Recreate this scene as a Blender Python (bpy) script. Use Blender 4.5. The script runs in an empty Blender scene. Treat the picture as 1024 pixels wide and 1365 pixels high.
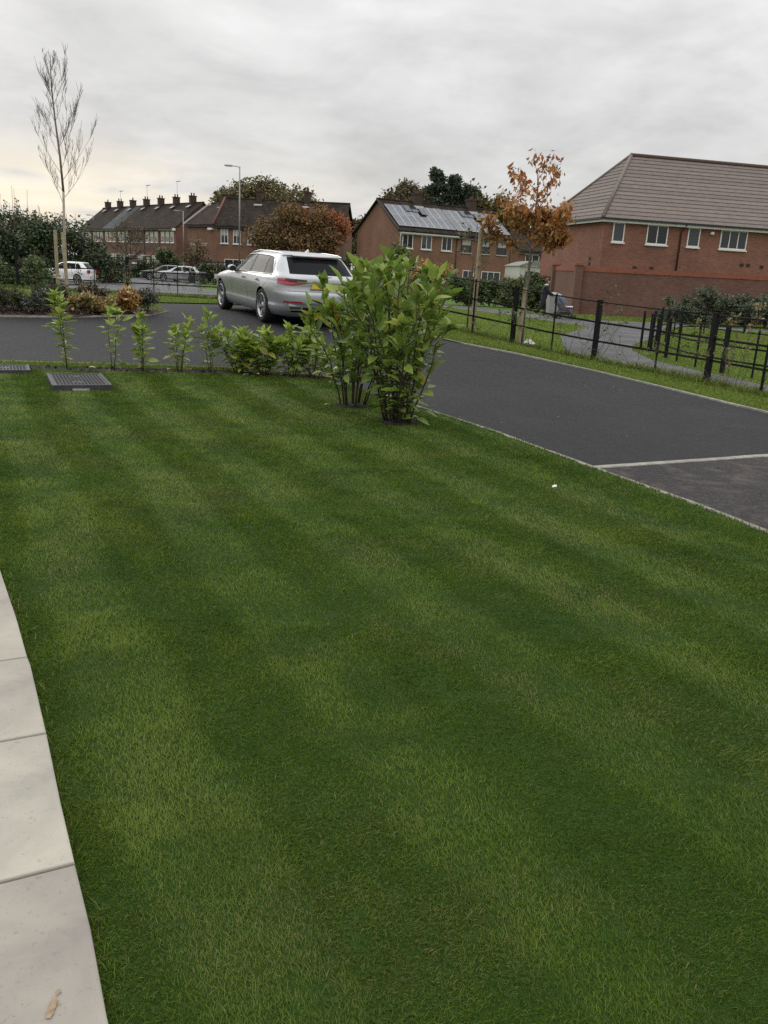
import bpy, bmesh, math, random
import numpy as np
from mathutils import Vector, Matrix
random.seed(7)
RNG = np.random.default_rng(11)
S = bpy.context.scene
COL = S.collection
R = math.radians

# ------------------------------------------------------------------ camera
cam = bpy.data.cameras.new('camera')
cam.sensor_fit = 'VERTICAL'; cam.sensor_height = 36.0
cam.lens = 36.0 * 1110 / 1365
cam.clip_start = 0.05; cam.clip_end = 3000
co = bpy.data.objects.new('camera', cam); COL.objects.link(co); S.camera = co
P_, T_ = R(16.1), R(3.1)
f_ = Vector((0, math.cos(P_), -math.sin(P_))); r0_ = Vector((1, 0, 0)); u0_ = Vector((0, math.sin(P_), math.cos(P_)))
up_ = u0_ * math.cos(T_) - r0_ * math.sin(T_); rt_ = r0_ * math.cos(T_) + u0_ * math.sin(T_)
mw = Matrix.Identity(4)
for i in range(3):
    mw[i][0] = rt_[i]; mw[i][1] = up_[i]; mw[i][2] = -f_[i]
mw[2][3] = 1.6
co.matrix_world = mw

# ------------------------------------------------------------------ world: overcast sky
SUN_EL, SUN_AZ = R(24), R(-40)      # azimuth from +Y towards +X
w = bpy.data.worlds.new('World'); S.world = w; w.use_nodes = True
nt = w.node_tree; N = nt.nodes; N.clear(); LK = nt.links
def nd(t, **k):
    n = N.new(t)
    for a, b in k.items(): setattr(n, a, b)
    return n
def mth(op, a, b=None, c=None):
    n = nd('ShaderNodeMath', operation=op)
    for i, v in enumerate((a, b, c)):
        if v is None: continue
        if isinstance(v, (int, float)): n.inputs[i].default_value = v
        else: LK.new(v, n.inputs[i])
    return n.outputs[0]
def sstep(v, a, b):
    n = nd('ShaderNodeMapRange', interpolation_type='SMOOTHSTEP')
    LK.new(v, n.inputs['Value']); n.inputs['From Min'].default_value = a; n.inputs['From Max'].default_value = b
    return n.outputs[0]
out = nd('ShaderNodeOutputWorld'); bg = nd('ShaderNodeBackground')
tc = nd('ShaderNodeTexCoord'); sep = nd('ShaderNodeSeparateXYZ'); LK.new(tc.outputs['Generated'], sep.inputs[0])
X, Y, Z = sep.outputs
zc = mth('MAXIMUM', Z, 0.0)
den = mth('ADD', zc, 0.22)
cmb = nd('ShaderNodeCombineXYZ')
LK.new(mth('DIVIDE', X, den), cmb.inputs[0]); LK.new(mth('DIVIDE', Y, den), cmb.inputs[1])
n1 = nd('ShaderNodeTexNoise'); LK.new(cmb.outputs[0], n1.inputs['Vector'])
n1.inputs['Scale'].default_value = 1.9; n1.inputs['Detail'].default_value = 7; n1.inputs['Roughness'].default_value = 0.55
n1.inputs['Distortion'].default_value = 0.6
n2 = nd('ShaderNodeTexNoise'); LK.new(cmb.outputs[0], n2.inputs['Vector'])
n2.inputs['Scale'].default_value = 4.6; n2.inputs['Detail'].default_value = 6; n2.inputs['Roughness'].default_value = 0.6
cl = mth('ADD', mth('MULTIPLY', mth('SUBTRACT', n1.outputs[0], 0.5), 0.78), mth('MULTIPLY', mth('SUBTRACT', n2.outputs[0], 0.5), 0.34))
grad = mth('MULTIPLY_ADD', zc, mth('MULTIPLY_ADD', zc, 1.05, 0.52), 0.64)         # overcast sky: zenith brighter than the horizon
lum = mth('MULTIPLY', grad, mth('ADD', 1.0, cl))
# thin gap under the cloud base where low light comes through, on the sun's side
sd = (math.sin(SUN_AZ - R(2)), math.cos(SUN_AZ - R(2)))
az = mth('ADD', mth('MULTIPLY', X, sd[0]), mth('MULTIPLY', Y, sd[1]))
band = mth('MULTIPLY', sstep(mth('ADD', Z, mth('MULTIPLY', cl, 0.05)), 0.142, 0.06), sstep(az, 0.66, 0.99))
nb = nd('ShaderNodeTexNoise'); LK.new(cmb.outputs[0], nb.inputs['Vector'])
nb.inputs['Scale'].default_value = 2.2; nb.inputs['Detail'].default_value = 5
gap = mth('MULTIPLY', band, sstep(nb.outputs[0], 0.30, 0.58))
mixc = nd('ShaderNodeMix', data_type='RGBA'); LK.new(gap, mixc.inputs[0])
mixc.inputs[6].default_value = (1.0, 0.995, 0.985, 1); mixc.inputs[7].default_value = (1.0, 0.89, 0.71, 1)
lum2 = mth('ADD', lum, mth('MULTIPLY', gap, 0.36))
cloud = nd('ShaderNodeMix', data_type='RGBA', blend_type='MULTIPLY'); cloud.inputs[0].default_value = 1
LK.new(mixc.outputs[2], cloud.inputs[6]); LK.new(lum2, cloud.inputs[7])
sky = nd('ShaderNodeTexSky', sky_type='NISHITA'); sky.sun_disc = False
sky.sun_elevation = SUN_EL; sky.sun_rotation = SUN_AZ
skym = nd('ShaderNodeMix', data_type='RGBA', blend_type='MULTIPLY'); skym.inputs[0].default_value = 1
LK.new(sky.outputs[0], skym.inputs[6]); skym.inputs[7].default_value = (0.06, 0.06, 0.06, 1)
fin = nd('ShaderNodeMix', data_type='RGBA'); fin.inputs[0].default_value = 0.93   # cloud cover
LK.new(skym.outputs[2], fin.inputs[6]); LK.new(cloud.outputs[2], fin.inputs[7])
LK.new(fin.outputs[2], bg.inputs[0]); bg.inputs[1].default_value = 1.0
LK.new(bg.outputs[0], out.inputs[0])

sun = bpy.data.lights.new('sun', 'SUN'); sun.energy = 0.5; sun.angle = R(25); sun.color = (1.0, 0.95, 0.87)
so = bpy.data.objects.new('sun', sun); COL.objects.link(so)
sdir = Vector((math.sin(SUN_AZ) * math.cos(SUN_EL), math.cos(SUN_AZ) * math.cos(SUN_EL), math.sin(SUN_EL)))
so.rotation_euler = sdir.to_track_quat('Z', 'Y').to_euler()

S.view_settings.view_transform = 'Standard'; S.view_settings.look = 'None'
S.view_settings.exposure = 0.0; S.view_settings.gamma = 1.0; S.view_settings.use_curve_mapping = False
S.cycles.max_bounces = 6; S.cycles.transparent_max_bounces = 16
try: S.cycles.use_denoising = False
except Exception: pass

# ------------------------------------------------------------------ helpers
def sm(a, b, x):
    t = np.clip((np.asarray(x, float) - a) / (b - a), 0, 1); return t * t * (3 - 2 * t)
def gz(x, y):
    """height of the ground at (x, y)"""
    z = sm(10.3, 19.5, y) * (0.59 - 0.57 * sm(-1.5, 5.5, x))
    k = sm(20, 48, y)
    far = -0.3 + 0.3 * sm(-6, 6, x) + 0.1 * sm(6, 12, x)
    return z * (1 - k) + far * k
def gf(x, y): return float(gz(x, y))

def tag(o, label=None, cat=None, group=None, kind=None):
    if label: o['label'] = label
    if cat: o['category'] = cat
    if group: o['group'] = group
    if kind: o['kind'] = kind
    return o
def empty(name, loc=(0, 0, 0), rz=0, label=None, cat=None, group=None, kind=None):
    o = bpy.data.objects.new(name, None); COL.objects.link(o)
    o.location = loc; o.rotation_euler = (0, 0, rz); o.empty_display_size = 0.1
    return tag(o, label, cat, group, kind)
def link(name, me, parent=None):
    o = bpy.data.objects.new(name, me); COL.objects.link(o)
    if parent is not None: o.parent = parent
    return o

class MB:
    """collects faces of one mesh"""
    def __init__(s): s.v = []; s.f = []; s.m = []; s.sm = []
    def add(s, vs, fs, m=0, smooth=False):
        b = len(s.v); s.v += [tuple(v) for v in vs]
        for f in fs: s.f.append(tuple(i + b for i in f)); s.m.append(m); s.sm.append(smooth)
    def box(s, c, d, m=0, rz=0.0, M=None):
        hx, hy, hz = d[0] / 2, d[1] / 2, d[2] / 2
        vs = [Vector((x * hx, y * hy, z * hz)) for z in (-1, 1) for y in (-1, 1) for x in (-1, 1)]
        if rz: Q = Matrix.Rotation(rz, 3, 'Z'); vs = [Q @ v for v in vs]
        if M is not None: vs = [M @ v for v in vs]
        vs = [v + Vector(c) for v in vs]
        s.add(vs, [(0, 2, 3, 1), (4, 5, 7, 6), (0, 1, 5, 4), (2, 6, 7, 3), (0, 4, 6, 2), (1, 3, 7, 5)], m)
    def bb(s, x0, x1, y0, y1, z0, z1, m=0): s.box(((x0 + x1) / 2, (y0 + y1) / 2, (z0 + z1) / 2), (x1 - x0, y1 - y0, z1 - z0), m)
    def tube(s, pts, rad, n=6, m=0, smooth=True, cap=True):
        pts = [Vector(p) for p in pts]
        if not hasattr(rad, '__len__'): rad = [rad] * len(pts)
        t0 = (pts[1] - pts[0]).normalized()
        a = t0.cross(Vector((0, 0, 1)) if abs(t0.z) < 0.9 else Vector((1, 0, 0))).normalized()
        vs = []
        for i, p in enumerate(pts):
            t = (pts[min(i + 1, len(pts) - 1)] - pts[max(i - 1, 0)]).normalized()
            a = (a - t * a.dot(t)).normalized(); b = t.cross(a)
            for k in range(n):
                g = 2 * math.pi * k / n
                vs.append(p + (a * math.cos(g) + b * math.sin(g)) * rad[i])
        fs = []
        for i in range(len(pts) - 1):
            for k in range(n):
                k2 = (k + 1) % n
                fs.append((i * n + k, i * n + k2, (i + 1) * n + k2, (i + 1) * n + k))
        if cap: fs += [tuple(range(n))[::-1], tuple(range((len(pts) - 1) * n, len(pts) * n))]
        s.add(vs, fs, m, smooth)
    def lathe(s, prof, n=24, m=0, axis='Z', c=(0, 0, 0), smooth=True):
        """prof: (radius, height) pairs"""
        vs = []
        for r, h in prof:
            for k in range(n):
                g = 2 * math.pi * k / n; p = (r * math.cos(g), r * math.sin(g), h)
                if axis == 'Y': p = (p[0], p[2], p[1])
                vs.append((p[0] + c[0], p[1] + c[1], p[2] + c[2]))
        fs = [(i * n + k, i * n + (k + 1) % n, (i + 1) * n + (k + 1) % n, (i + 1) * n + k) for i in range(len(prof) - 1) for k in range(n)]
        s.add(vs, fs, m, smooth)
    def mesh(s, name, mats):
        me = bpy.data.meshes.new(name); me.from_pydata(s.v, [], s.f); me.update()
        for mt in (mats if isinstance(mats, (list, tuple)) else [mats]): me.materials.append(mt)
        me.polygons.foreach_set('material_index', s.m); me.polygons.foreach_set('use_smooth', s.sm)
        return me
    def build(s, name, mats, parent=None, label=None):
        o = link(name, s.mesh(name, mats), parent)
        if label: o['label'] = label
        return o

def np_mesh(name, V, counts, idx, mat, attrs=None, smooth=True):
    me = bpy.data.meshes.new(name)
    V = np.asarray(V, np.float32); me.vertices.add(len(V)); me.vertices.foreach_set('co', V.ravel())
    idx = np.asarray(idx, np.int32).ravel(); me.loops.add(len(idx)); me.loops.foreach_set('vertex_index', idx)
    counts = np.asarray(counts, np.int32); me.polygons.add(len(counts))
    st = np.concatenate([[0], np.cumsum(counts)[:-1]]).astype(np.int32)
    me.polygons.foreach_set('loop_start', st)
    try: me.polygons.foreach_set('loop_total', counts)
    except Exception: pass
    me.update(calc_edges=True)
    if smooth: me.polygons.foreach_set('use_smooth', np.ones(len(counts), bool))
    for k, a in (attrs or {}).items():
        at = me.attributes.new(k, 'FLOAT', 'POINT'); at.data.foreach_set('value', np.asarray(a, np.float32))
    me.materials.append(mat); me.validate()
    return me

# ------------------------------------------------------------------ materials
MATS = {}
def base_mat(name):
    m = bpy.data.materials.new(name); m.use_nodes = True
    t = m.node_tree; b = t.nodes['Principled BSDF']; MATS[name] = m
    return m, t, b
def lnk(t, a, b): t.links.new(a, b)
def noise(t, scale, detail=4, rough=0.55, coord='Object', vec=None, dist=0):
    n = t.nodes.new('ShaderNodeTexNoise'); n.inputs['Scale'].default_value = scale
    n.inputs['Detail'].default_value = detail; n.inputs['Roughness'].default_value = rough; n.inputs['Distortion'].default_value = dist
    if vec is None:
        c = t.nodes.new('ShaderNodeTexCoord'); vec = c.outputs[coord]
    lnk(t, vec, n.inputs['Vector'])
    return n.outputs[0]
def ramp(t, fac, stops):
    r = t.nodes.new('ShaderNodeValToRGB'); e = r.color_ramp.elements
    while len(e) < len(stops): e.new(0.5)
    for k, (p, c) in enumerate(stops):
        e[k].position = p; e[k].color = (*c, 1) if len(c) == 3 else c
    lnk(t, fac, r.inputs[0]); return r.outputs[0]
def mix(t, fac, a, b, mode='MIX'):
    n = t.nodes.new('ShaderNodeMix'); n.data_type = 'RGBA'; n.blend_type = mode
    for s, v in ((0, fac), (6, a), (7, b)):
        if isinstance(v, (int, float)): n.inputs[s].default_value = v
        elif isinstance(v, tuple): n.inputs[s].default_value = (*v, 1) if len(v) == 3 else v
        else: lnk(t, v, n.inputs[s])
    return n.outputs[2]
def mt(t, op, a, b=None):
    n = t.nodes.new('ShaderNodeMath'); n.operation = op
    for i, v in enumerate((a, b)):
        if v is None: continue
        if isinstance(v, (int, float)): n.inputs[i].default_value = v
        else: lnk(t, v, n.inputs[i])
    return n.outputs[0]
def bump(t, b, h, strength=0.3, dist=0.02):
    n = t.nodes.new('ShaderNodeBump'); n.inputs['Strength'].default_value = strength; n.inputs['Distance'].default_value = dist
    lnk(t, h, n.inputs['Height']); lnk(t, n.outputs[0], b.inputs['Normal'])
def sc(c, k): return tuple(min(1, x * k) for x in c)

def M(name, col, rough=0.8, var=0.25, scale=6, bmp=0, bscale=60, metal=0.0, spec=0.5, rnd=0.0, coat=0.0):
    """plain surface: colour broken up by two noises, optional fine relief and per-object variation"""
    if name in MATS: return MATS[name]
    m, t, b = base_mat(name)
    a = noise(t, scale, 5); c = noise(t, scale * 9, 3)
    v = mt(t, 'ADD', mt(t, 'MULTIPLY', a, 0.65), mt(t, 'MULTIPLY', c, 0.35))
    colr = ramp(t, v, [(0.32, sc(col, 1 - var)), (0.68, sc(col, 1 + var))])
    if rnd:
        oi = t.nodes.new('ShaderNodeObjectInfo')
        colr = mix(t, 1.0, colr, ramp(t, oi.outputs['Random'], [(0, (1 - rnd,) * 3), (1, (1, 1, 1))]), 'MULTIPLY')
    lnk(t, colr, b.inputs['Base Color'])
    b.inputs['Roughness'].default_value = rough; b.inputs['Metallic'].default_value = metal
    b.inputs['Specular IOR Level'].default_value = spec
    if coat: b.inputs['Coat Weight'].default_value = coat; b.inputs['Coat Roughness'].default_value = 0.03
    if bmp: bump(t, b, noise(t, bscale, 4), bmp)
    return m

def wallvec(t):
    """wall coordinates from object space: along the wall, up"""
    c = t.nodes.new('ShaderNodeTexCoord'); s = t.nodes.new('ShaderNodeSeparateXYZ'); lnk(t, c.outputs['Object'], s.inputs[0])
    n = t.nodes.new('ShaderNodeSeparateXYZ'); lnk(t, c.outputs['Normal'], n.inputs[0])
    side = mt(t, 'GREATER_THAN', mt(t, 'ABSOLUTE', n.outputs[0]), 0.7)
    u = mt(t, 'ADD', mt(t, 'MULTIPLY', s.outputs[1], side), mt(t, 'MULTIPLY', s.outputs[0], mt(t, 'SUBTRACT', 1.0, side)))
    o = t.nodes.new('ShaderNodeCombineXYZ'); lnk(t, u, o.inputs[0]); lnk(t, s.outputs[2], o.inputs[1])
    return o.outputs[0]
def brick(name, c1, c2, mortar, blotch=0.25, dark=None):
    if name in MATS: return MATS[name]
    m, t, b = base_mat(name); v = wallvec(t)
    br = t.nodes.new('ShaderNodeTexBrick'); lnk(t, v, br.inputs['Vector'])
    br.inputs['Color1'].default_value = (*c1, 1); br.inputs['Color2'].default_value = (*c2, 1); br.inputs['Mortar'].default_value = (*mortar, 1)
    br.inputs['Scale'].default_value = 1.0; br.inputs['Brick Width'].default_value = 0.225; br.inputs['Row Height'].default_value = 0.075
    br.inputs['Mortar Size'].default_value = 0.006; br.inputs['Bias'].default_value = -0.1
    col = br.outputs[0]
    wn = t.nodes.new('ShaderNodeTexNoise'); wn.inputs['Scale'].default_value = 5.5; wn.inputs['Detail'].default_value = 2
    mp = t.nodes.new('ShaderNodeMapping'); mp.inputs['Scale'].default_value = (0.8, 2.6, 1); lnk(t, v, mp.inputs[0]); lnk(t, mp.outputs[0], wn.inputs['Vector'])
    col = mix(t, mt(t, 'MULTIPLY', ramp(t, wn.outputs[0], [(0.56, (0, 0, 0)), (0.70, (1, 1, 1))]), 0.55), col, dark or sc(c1, 0.35))
    lo = noise(t, 0.5, 4)
    col = mix(t, 1.0, col, ramp(t, lo, [(0.3, (1 - blotch,) * 3), (0.7, (1 + blotch,) * 3)]), 'MULTIPLY')
    lnk(t, col, b.inputs['Base Color']); b.inputs['Roughness'].default_value = 0.9
    bump(t, b, br.outputs['Fac'], -0.4, 0.01)
    return m

def leafmat(name, stops, rough=0.45, trans=0.25, spec=0.5, bright=1.0):
    """foliage: every leaf its own shade"""
    if name in MATS: return MATS[name]
    m, t, b = base_mat(name)
    g = t.nodes.new('ShaderNodeNewGeometry'); oi = t.nodes.new('ShaderNodeObjectInfo')
    r = mt(t, 'FRACT', mt(t, 'ADD', g.outputs['Random Per Island'], oi.outputs['Random']))
    col = ramp(t, r, stops)
    lo = noise(t, 1.1, 3, coord='Object')
    col = mix(t, 1.0, col, ramp(t, lo, [(0.3, (0.72, 0.74, 0.70)), (0.7, (1.25, 1.22, 1.15))]), 'MULTIPLY')
    lnk(t, col, b.inputs['Base Color']); b.inputs['Roughness'].default_value = rough; b.inputs['Specular IOR Level'].default_value = spec
    if trans:
        tr = t.nodes.new('ShaderNodeBsdfTranslucent'); lnk(t, col, tr.inputs[0])
        ms = t.nodes.new('ShaderNodeMixShader'); ms.inputs[0].default_value = trans
        lnk(t, b.outputs[0], ms.inputs[1]); lnk(t, tr.outputs[0], ms.inputs[2])
        lnk(t, ms.outputs[0], t.nodes['Material Output'].inputs[0])
    return m
# ------------------------------------------------------------------ ground materials
def mat_tarmac(name, c, patch=None):
    m, t, b = base_mat(name)
    ca = t.nodes.new('ShaderNodeTexCoord'); v = ca.outputs['Object']
    fine = noise(t, 52, 4, 0.85, vec=v); mid = noise(t, 14, 6, 0.7, vec=v); big = noise(t, 0.7, 5, 0.6, vec=v, dist=0.6)
    col = ramp(t, fine, [(0.34, sc(c, 0.35)), (0.52, c), (0.70, sc(c, 2.6))])
    col = mix(t, 1.0, col, ramp(t, mid, [(0.3, (0.70,) * 3), (0.7, (1.30,) * 3)]), 'MULTIPLY')
    col = mix(t, 1.0, col, ramp(t, big, [(0.34, (0.66, 0.66, 0.67)), (0.5, (1, 1, 1)), (0.68, (1.5, 1.48, 1.44))]), 'MULTIPLY')
    if patch:
        stain = ramp(t, noise(t, 2.2, 7, 0.7, vec=v, dist=0.8), [(0.50, (0, 0, 0)), (0.66, (1, 1, 1))])
        col = mix(t, mt(t, 'MULTIPLY', stain, 0.6), col, patch)
    lnk(t, col, b.inputs['Base Color'])
    rr = t.nodes.new('ShaderNodeMapRange'); lnk(t, big, rr.inputs[0]); rr.inputs['To Min'].default_value = 0.62; rr.inputs['To Max'].default_value = 0.9
    lnk(t, rr.outputs[0], b.inputs['Roughness']); b.inputs['Specular IOR Level'].default_value = 0.25
    bump(t, b, mt(t, 'ADD', fine, mt(t, 'MULTIPLY', mid, 0.6)), 0.8, 0.008)
    return m
def mat_turf(name, a, c, d):
    m, t, b = base_mat(name)
    ca = t.nodes.new('ShaderNodeTexCoord'); v = ca.outputs['Object']
    fine = noise(t, 90, 3, 0.7, vec=v); mid = noise(t, 5, 5, 0.65, vec=v); big = noise(t, 0.45, 4, vec=v)
    col = mix(t, ramp(t, big, [(0.35, (0, 0, 0)), (0.65, (1, 1, 1))]), a, c)
    col = mix(t, mt(t, 'MULTIPLY', ramp(t, mid, [(0.5, (0, 0, 0)), (0.72, (1, 1, 1))]), 0.6), col, d)
    col = mix(t, 1.0, col, ramp(t, fine, [(0.3, (0.55,) * 3), (0.7, (1.4,) * 3)]), 'MULTIPLY')
    lnk(t, col, b.inputs['Base Color']); b.inputs['Roughness'].default_value = 0.9; b.inputs['Specular IOR Level'].default_value = 0.15
    bump(t, b, mt(t, 'ADD', fine, mid), 0.7, 0.03)
    return m
TARMAC = mat_tarmac('new_tarmac', (0.0165, 0.0170, 0.0190))
OLDTAR = mat_tarmac('worn_tarmac', (0.027, 0.0250, 0.0250), (0.115, 0.092, 0.080))
PATHM = mat_tarmac('path_tarmac', (0.085, 0.085, 0.088))
ROADM = mat_tarmac('street_tarmac', (0.10, 0.10, 0.104))
LAWNM = mat_turf('lawn_thatch', (0.022, 0.052, 0.006), (0.028, 0.062, 0.008), (0.045, 0.065, 0.014))
FIELDM = mat_turf('field_turf', (0.072, 0.135, 0.022), (0.092, 0.160, 0.028), (0.11, 0.15, 0.035))
VERGEM = mat_turf('verge_turf', (0.060, 0.105, 0.018), (0.078, 0.125, 0.022), (0.09, 0.115, 0.03))
SOIL = M('soil', (0.020, 0.015, 0.011), 0.95, 0.5, 14, 0.9, 40)
MULCH = M('bark_mulch', (0.050, 0.026, 0.018), 0.95, 0.5, 14, 0.9, 30)
KERBM = M('concrete_edging', (0.30, 0.285, 0.25), 0.9, 0.4, 9, 0.4, 80, rnd=0.3)

# ------------------------------------------------------------------ ground sheets
def sheet(name, poly, dz, mat, step=0.5, kind='structure', label=None):
    bm = bmesh.new(); bm.faces.new([bm.verts.new((x, y, 0)) for x, y in poly])
    xs = [p[0] for p in poly]; ys = [p[1] for p in poly]
    for ax, lo, hi in ((0, min(xs), max(xs)), (1, min(ys), max(ys))):
        g = math.floor(lo / step) * step + step
        while g < hi:
            pc = [0, 0, 0]; pn = [0, 0, 0]; pc[ax] = g; pn[ax] = 1
            bmesh.ops.bisect_plane(bm, geom=bm.verts[:] + bm.edges[:] + bm.faces[:], plane_co=pc, plane_no=pn)
            g += step
    bm.normal_update()
    for f in bm.faces:
        if f.normal.z < 0: f.normal_flip()
    for v in bm.verts: v.co.z = gf(v.co.x, v.co.y) + dz
    me = bpy.data.meshes.new(name); bm.to_mesh(me); bm.free(); me.materials.append(mat)
    for p in me.polygons: p.use_smooth = True
    o = link(name, me); tag(o, label, None, None, kind)
    return o
# one ground sheet to the horizon
gx = np.unique(np.concatenate([np.linspace(-900, -60, 22), np.arange(-60, 40, 4), np.arange(-16, 16, 0.5), np.linspace(40, 900, 22)]))
gy = np.unique(np.concatenate([np.linspace(-40, 0, 6), np.arange(0, 34, 0.5), np.arange(34, 120, 4), np.linspace(120, 2000, 24)]))
GX, GY = np.meshgrid(gx, gy)
V = np.stack([GX, GY, gz(GX, GY) - 0.07], -1).reshape(-1, 3)
nx, ny = len(gx), len(gy)
ii = (np.arange(ny - 1)[:, None] * nx + np.arange(nx - 1)[None]).ravel()
tag(link('ground', np_mesh('ground', V, np.full(len(ii), 4), np.stack([ii, ii + 1, ii + nx + 1, ii + nx], 1), FIELDM)), 'rough green grass field beyond the estate fences', None, None, 'structure')

KERB_R = [(4.15, 1.2), (3.35, 3.6), (2.67, 5.55), (2.31, 6.44), (1.81, 7.44), (1.15, 8.92), (0.38, 10.32)]
KERB_F = [(-0.16, 11.35), (-0.91, 12.40), (-1.9, 12.60), (-2.86, 12.65), (-4.37, 12.44), (-5.72, 12.21), (-14, 10.6)]
KERB_FAR = [(8.0, 3.5), (7.2, 6.2), (6.35, 8.9), (5.29, 11.68), (4.63, 13.66), (3.81, 15.43), (2.61, 16.67), (1.14, 17.15), (0.28, 17.87), (-0.25, 19.3), (-1.0, 21.8), (-2.6, 23.1), (-4.67, 22.51), (-6.03, 21.03)]
BED_EDGE = [(-4.85, 18.25), (-4.99, 17.37), (-6.24, 16.60), (-7.53, 16.21), (-9.5, 15.7), (-14, 14.6)]
PAVE = [(-2.32, 4.62), (-1.96, 4.01), (-1.62, 3.43), (-1.37, 2.99), (-1.11, 2.51), (-0.92, 2.14), (-0.78, 1.88), (-0.66, 1.66), (-0.54, 1.42), (-0.25, 0.85), (0.05, 0.25)]
SOIL_BACK = [(-1.15, 12.36), (-2.44, 12.42), (-3.5, 12.22), (-4.69, 12.02), (-5.6, 11.93), (-14, 10.3)]
SOIL_FRONT = [(-0.9, 12.12), (-2.44, 12.16), (-3.47, 11.95), (-4.69, 11.76), (-5.54, 11.70), (-14, 10.05)]
drive_poly = [(9, 1.2)] + KERB_FAR + BED_EDGE + KERB_F[::-1] + KERB_R[::-1]
sheet('drive', drive_poly, -0.035, TARMAC, 0.5, label='smooth dark tarmac drive sweeping past the lawn')
sheet('parking_bay', [(1.83, 7.40), (4.0, 8.50), (6.4, 9.70), (7.2, 6.2), (8.0, 3.5), (9, 1.2), (4.17, 1.2), (3.37, 3.6), (2.69, 5.55), (2.33, 6.44)], -0.030, OLDTAR, 0.5, label='older worn tarmac bay with pale dusty stains')
lawn_poly = PAVE[::-1] + [(-2.9, 5.6), (-6, 6.8), (-14, 8)] + SOIL_FRONT[::-1] + [(-0.55, 11.85)] + KERB_R[::-1] + [(4.3, 0.25)]
sheet('lawn', lawn_poly, -0.012, LAWNM, 0.5, label='striped mown green lawn filling the foreground')
sheet('hedge_soil', SOIL_FRONT[::-1] + [(-0.8, 12.24)] + SOIL_BACK, -0.014, SOIL, 0.5)
sheet('verge', SOIL_BACK[::-1] + [(-0.8, 12.24), (-0.91, 12.40)] + KERB_F[2:], -0.010, VERGEM, 0.5)
# verge between the far kerb and the estate fence
FENCE_R = [(6.35, 12.2), (5.51, 14.73), (4.98, 16.0), (4.10, 17.26), (3.36, 18.0), (2.62, 18.75), (1.78, 19.35), (0.6, 20.6), (-1.0, 23.6), (-4.0, 26.6), (-7.0, 27.9)]
VERGE_OUT = [(10.2, 4.2), (9.3, 6.9), (7.9, 9.6), (6.75, 12.3), (5.75, 14.9), (5.2, 16.2), (4.3, 17.5), (3.55, 18.25), (2.8, 19.0), (1.95, 19.6), (0.8, 20.9), (-0.8, 23.9), (-3.9, 26.9), (-7.0, 28.3), (-22, 28.7), (-22, 15)]
sheet('verge', KERB_FAR + [(-4.85, 18.25)] + [(-4.95, 18.3), (-6.4, 18.9), (-9, 18.6), (-14, 17.6)] + VERGE_OUT[::-1][1:], -0.010, VERGEM, 0.5)
sheet('flower_bed', BED_EDGE + [(-14, 17.6), (-9, 18.6), (-6.4, 18.9), (-4.95, 18.3)], 0.0, MULCH, 0.5)
# path beyond the fence, street and its pavement
sheet('path', [(0.5, 62), (3.4, 50), (5.90, 44.9), (7.61, 39.3), (9.73, 38.3), (11.6, 37.9), (18, 36.6), (30, 34), (30, 32.5), (17, 34.6), (12.5, 35.6), (11.2, 35.2), (9.6, 31), (7.9, 26.5), (6.80, 24.15), (6.2, 22.0), (5.95, 19.53), (6.31, 17.6), (6.9, 15.3), (8.2, 12.2), (9.9, 8.8), (8.0, 9.6), (6.8, 12.35), (5.85, 14.9), (5.3, 16.3), (4.5, 17.6), (3.9, 18.5), (4.4, 22.0), (5.20, 26.52), (6.5, 30.2), (7.5, 33.26), (6.7, 35.6), (5.4, 39.8), (3.3, 45), (-0.5, 58), (-3, 62)], -0.052, PATHM, 1.0, label='grey tarmac footpath curving beyond the estate fence')
sheet('street', [(-120, 49.5), (-30, 50.0), (-14, 51), (-9, 54), (-9, 60), (-14, 63), (-17, 72), (-19, 90), (-24, 130), (-31, 130), (-26.5, 90), (-26, 66), (-34, 62), (-120, 61)], -0.04, ROADM, 2.0, label='pale grey residential street between the fence and the terraces')

# ------------------------------------------------------------------ edgings (separate concrete units)
def resample(pts, step):
    P = [Vector((*p, 0)) for p in pts]; out = [P[0].copy()]; acc = 0.0
    for a, b in zip(P, P[1:]):
        L = (b - a).length; d = step - acc
        while d <= L: out.append(a.lerp(b, d / L)); d += step
        acc = L - (d - step)
    out.append(P[-1].copy()); return [(v.x, v.y) for v in out]
def edging(label, pts, wid=0.055, top=0.0, unit=0.915, name='kerb_edging'):
    root = empty(name, (pts[0][0], pts[0][1], gf(*pts[0])), 0, label, 'kerb', None, 'structure')
    P = resample(pts, unit)
    for (x0, y0), (x1, y1) in zip(P, P[1:]):
        L = math.hypot(x1 - x0, y1 - y0)
        if L < 0.15: continue
        z0, z1 = gf(x0, y0), gf(x1, y1); cx, cy = (x0 + x1) / 2, (y0 + y1) / 2
        o = MB(); h = 0.12; g = 0.006 / 2; jt = random.uniform(-0.003, 0.003)
        hw = wid / 2; hl = L / 2 - g; r = 0.006
        sl = (z1 - z0) / 2
        pr = [(-hw, -h), (hw, -h), (hw, -r), (hw - r, 0), (-hw + r, 0), (-hw, -r)]
        vs = [(s * hl, y, z + s * sl) for s in (-1, 1) for y, z in pr]
        o.add(vs, [(i, (i + 1) % 6, 6 + (i + 1) % 6, 6 + i) for i in range(6)] + [tuple(range(6))[::-1], tuple(range(6, 12))])
        e = o.build('edging_stone', KERBM, root)
        e.location = Vector((cx, cy, (z0 + z1) / 2 + top + jt)) - root.location
        e.rotation_euler = (0, 0, math.atan2(y1 - y0, x1 - x0))
edging('pale concrete edging along the right edge of the lawn', [(a + 0.036, b + 0.018) for a, b in KERB_R + KERB_F[:1]], 0.05, -0.002)
edging('pale concrete edging behind the row of small laurels', KERB_F[1:], 0.05, -0.006)
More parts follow.
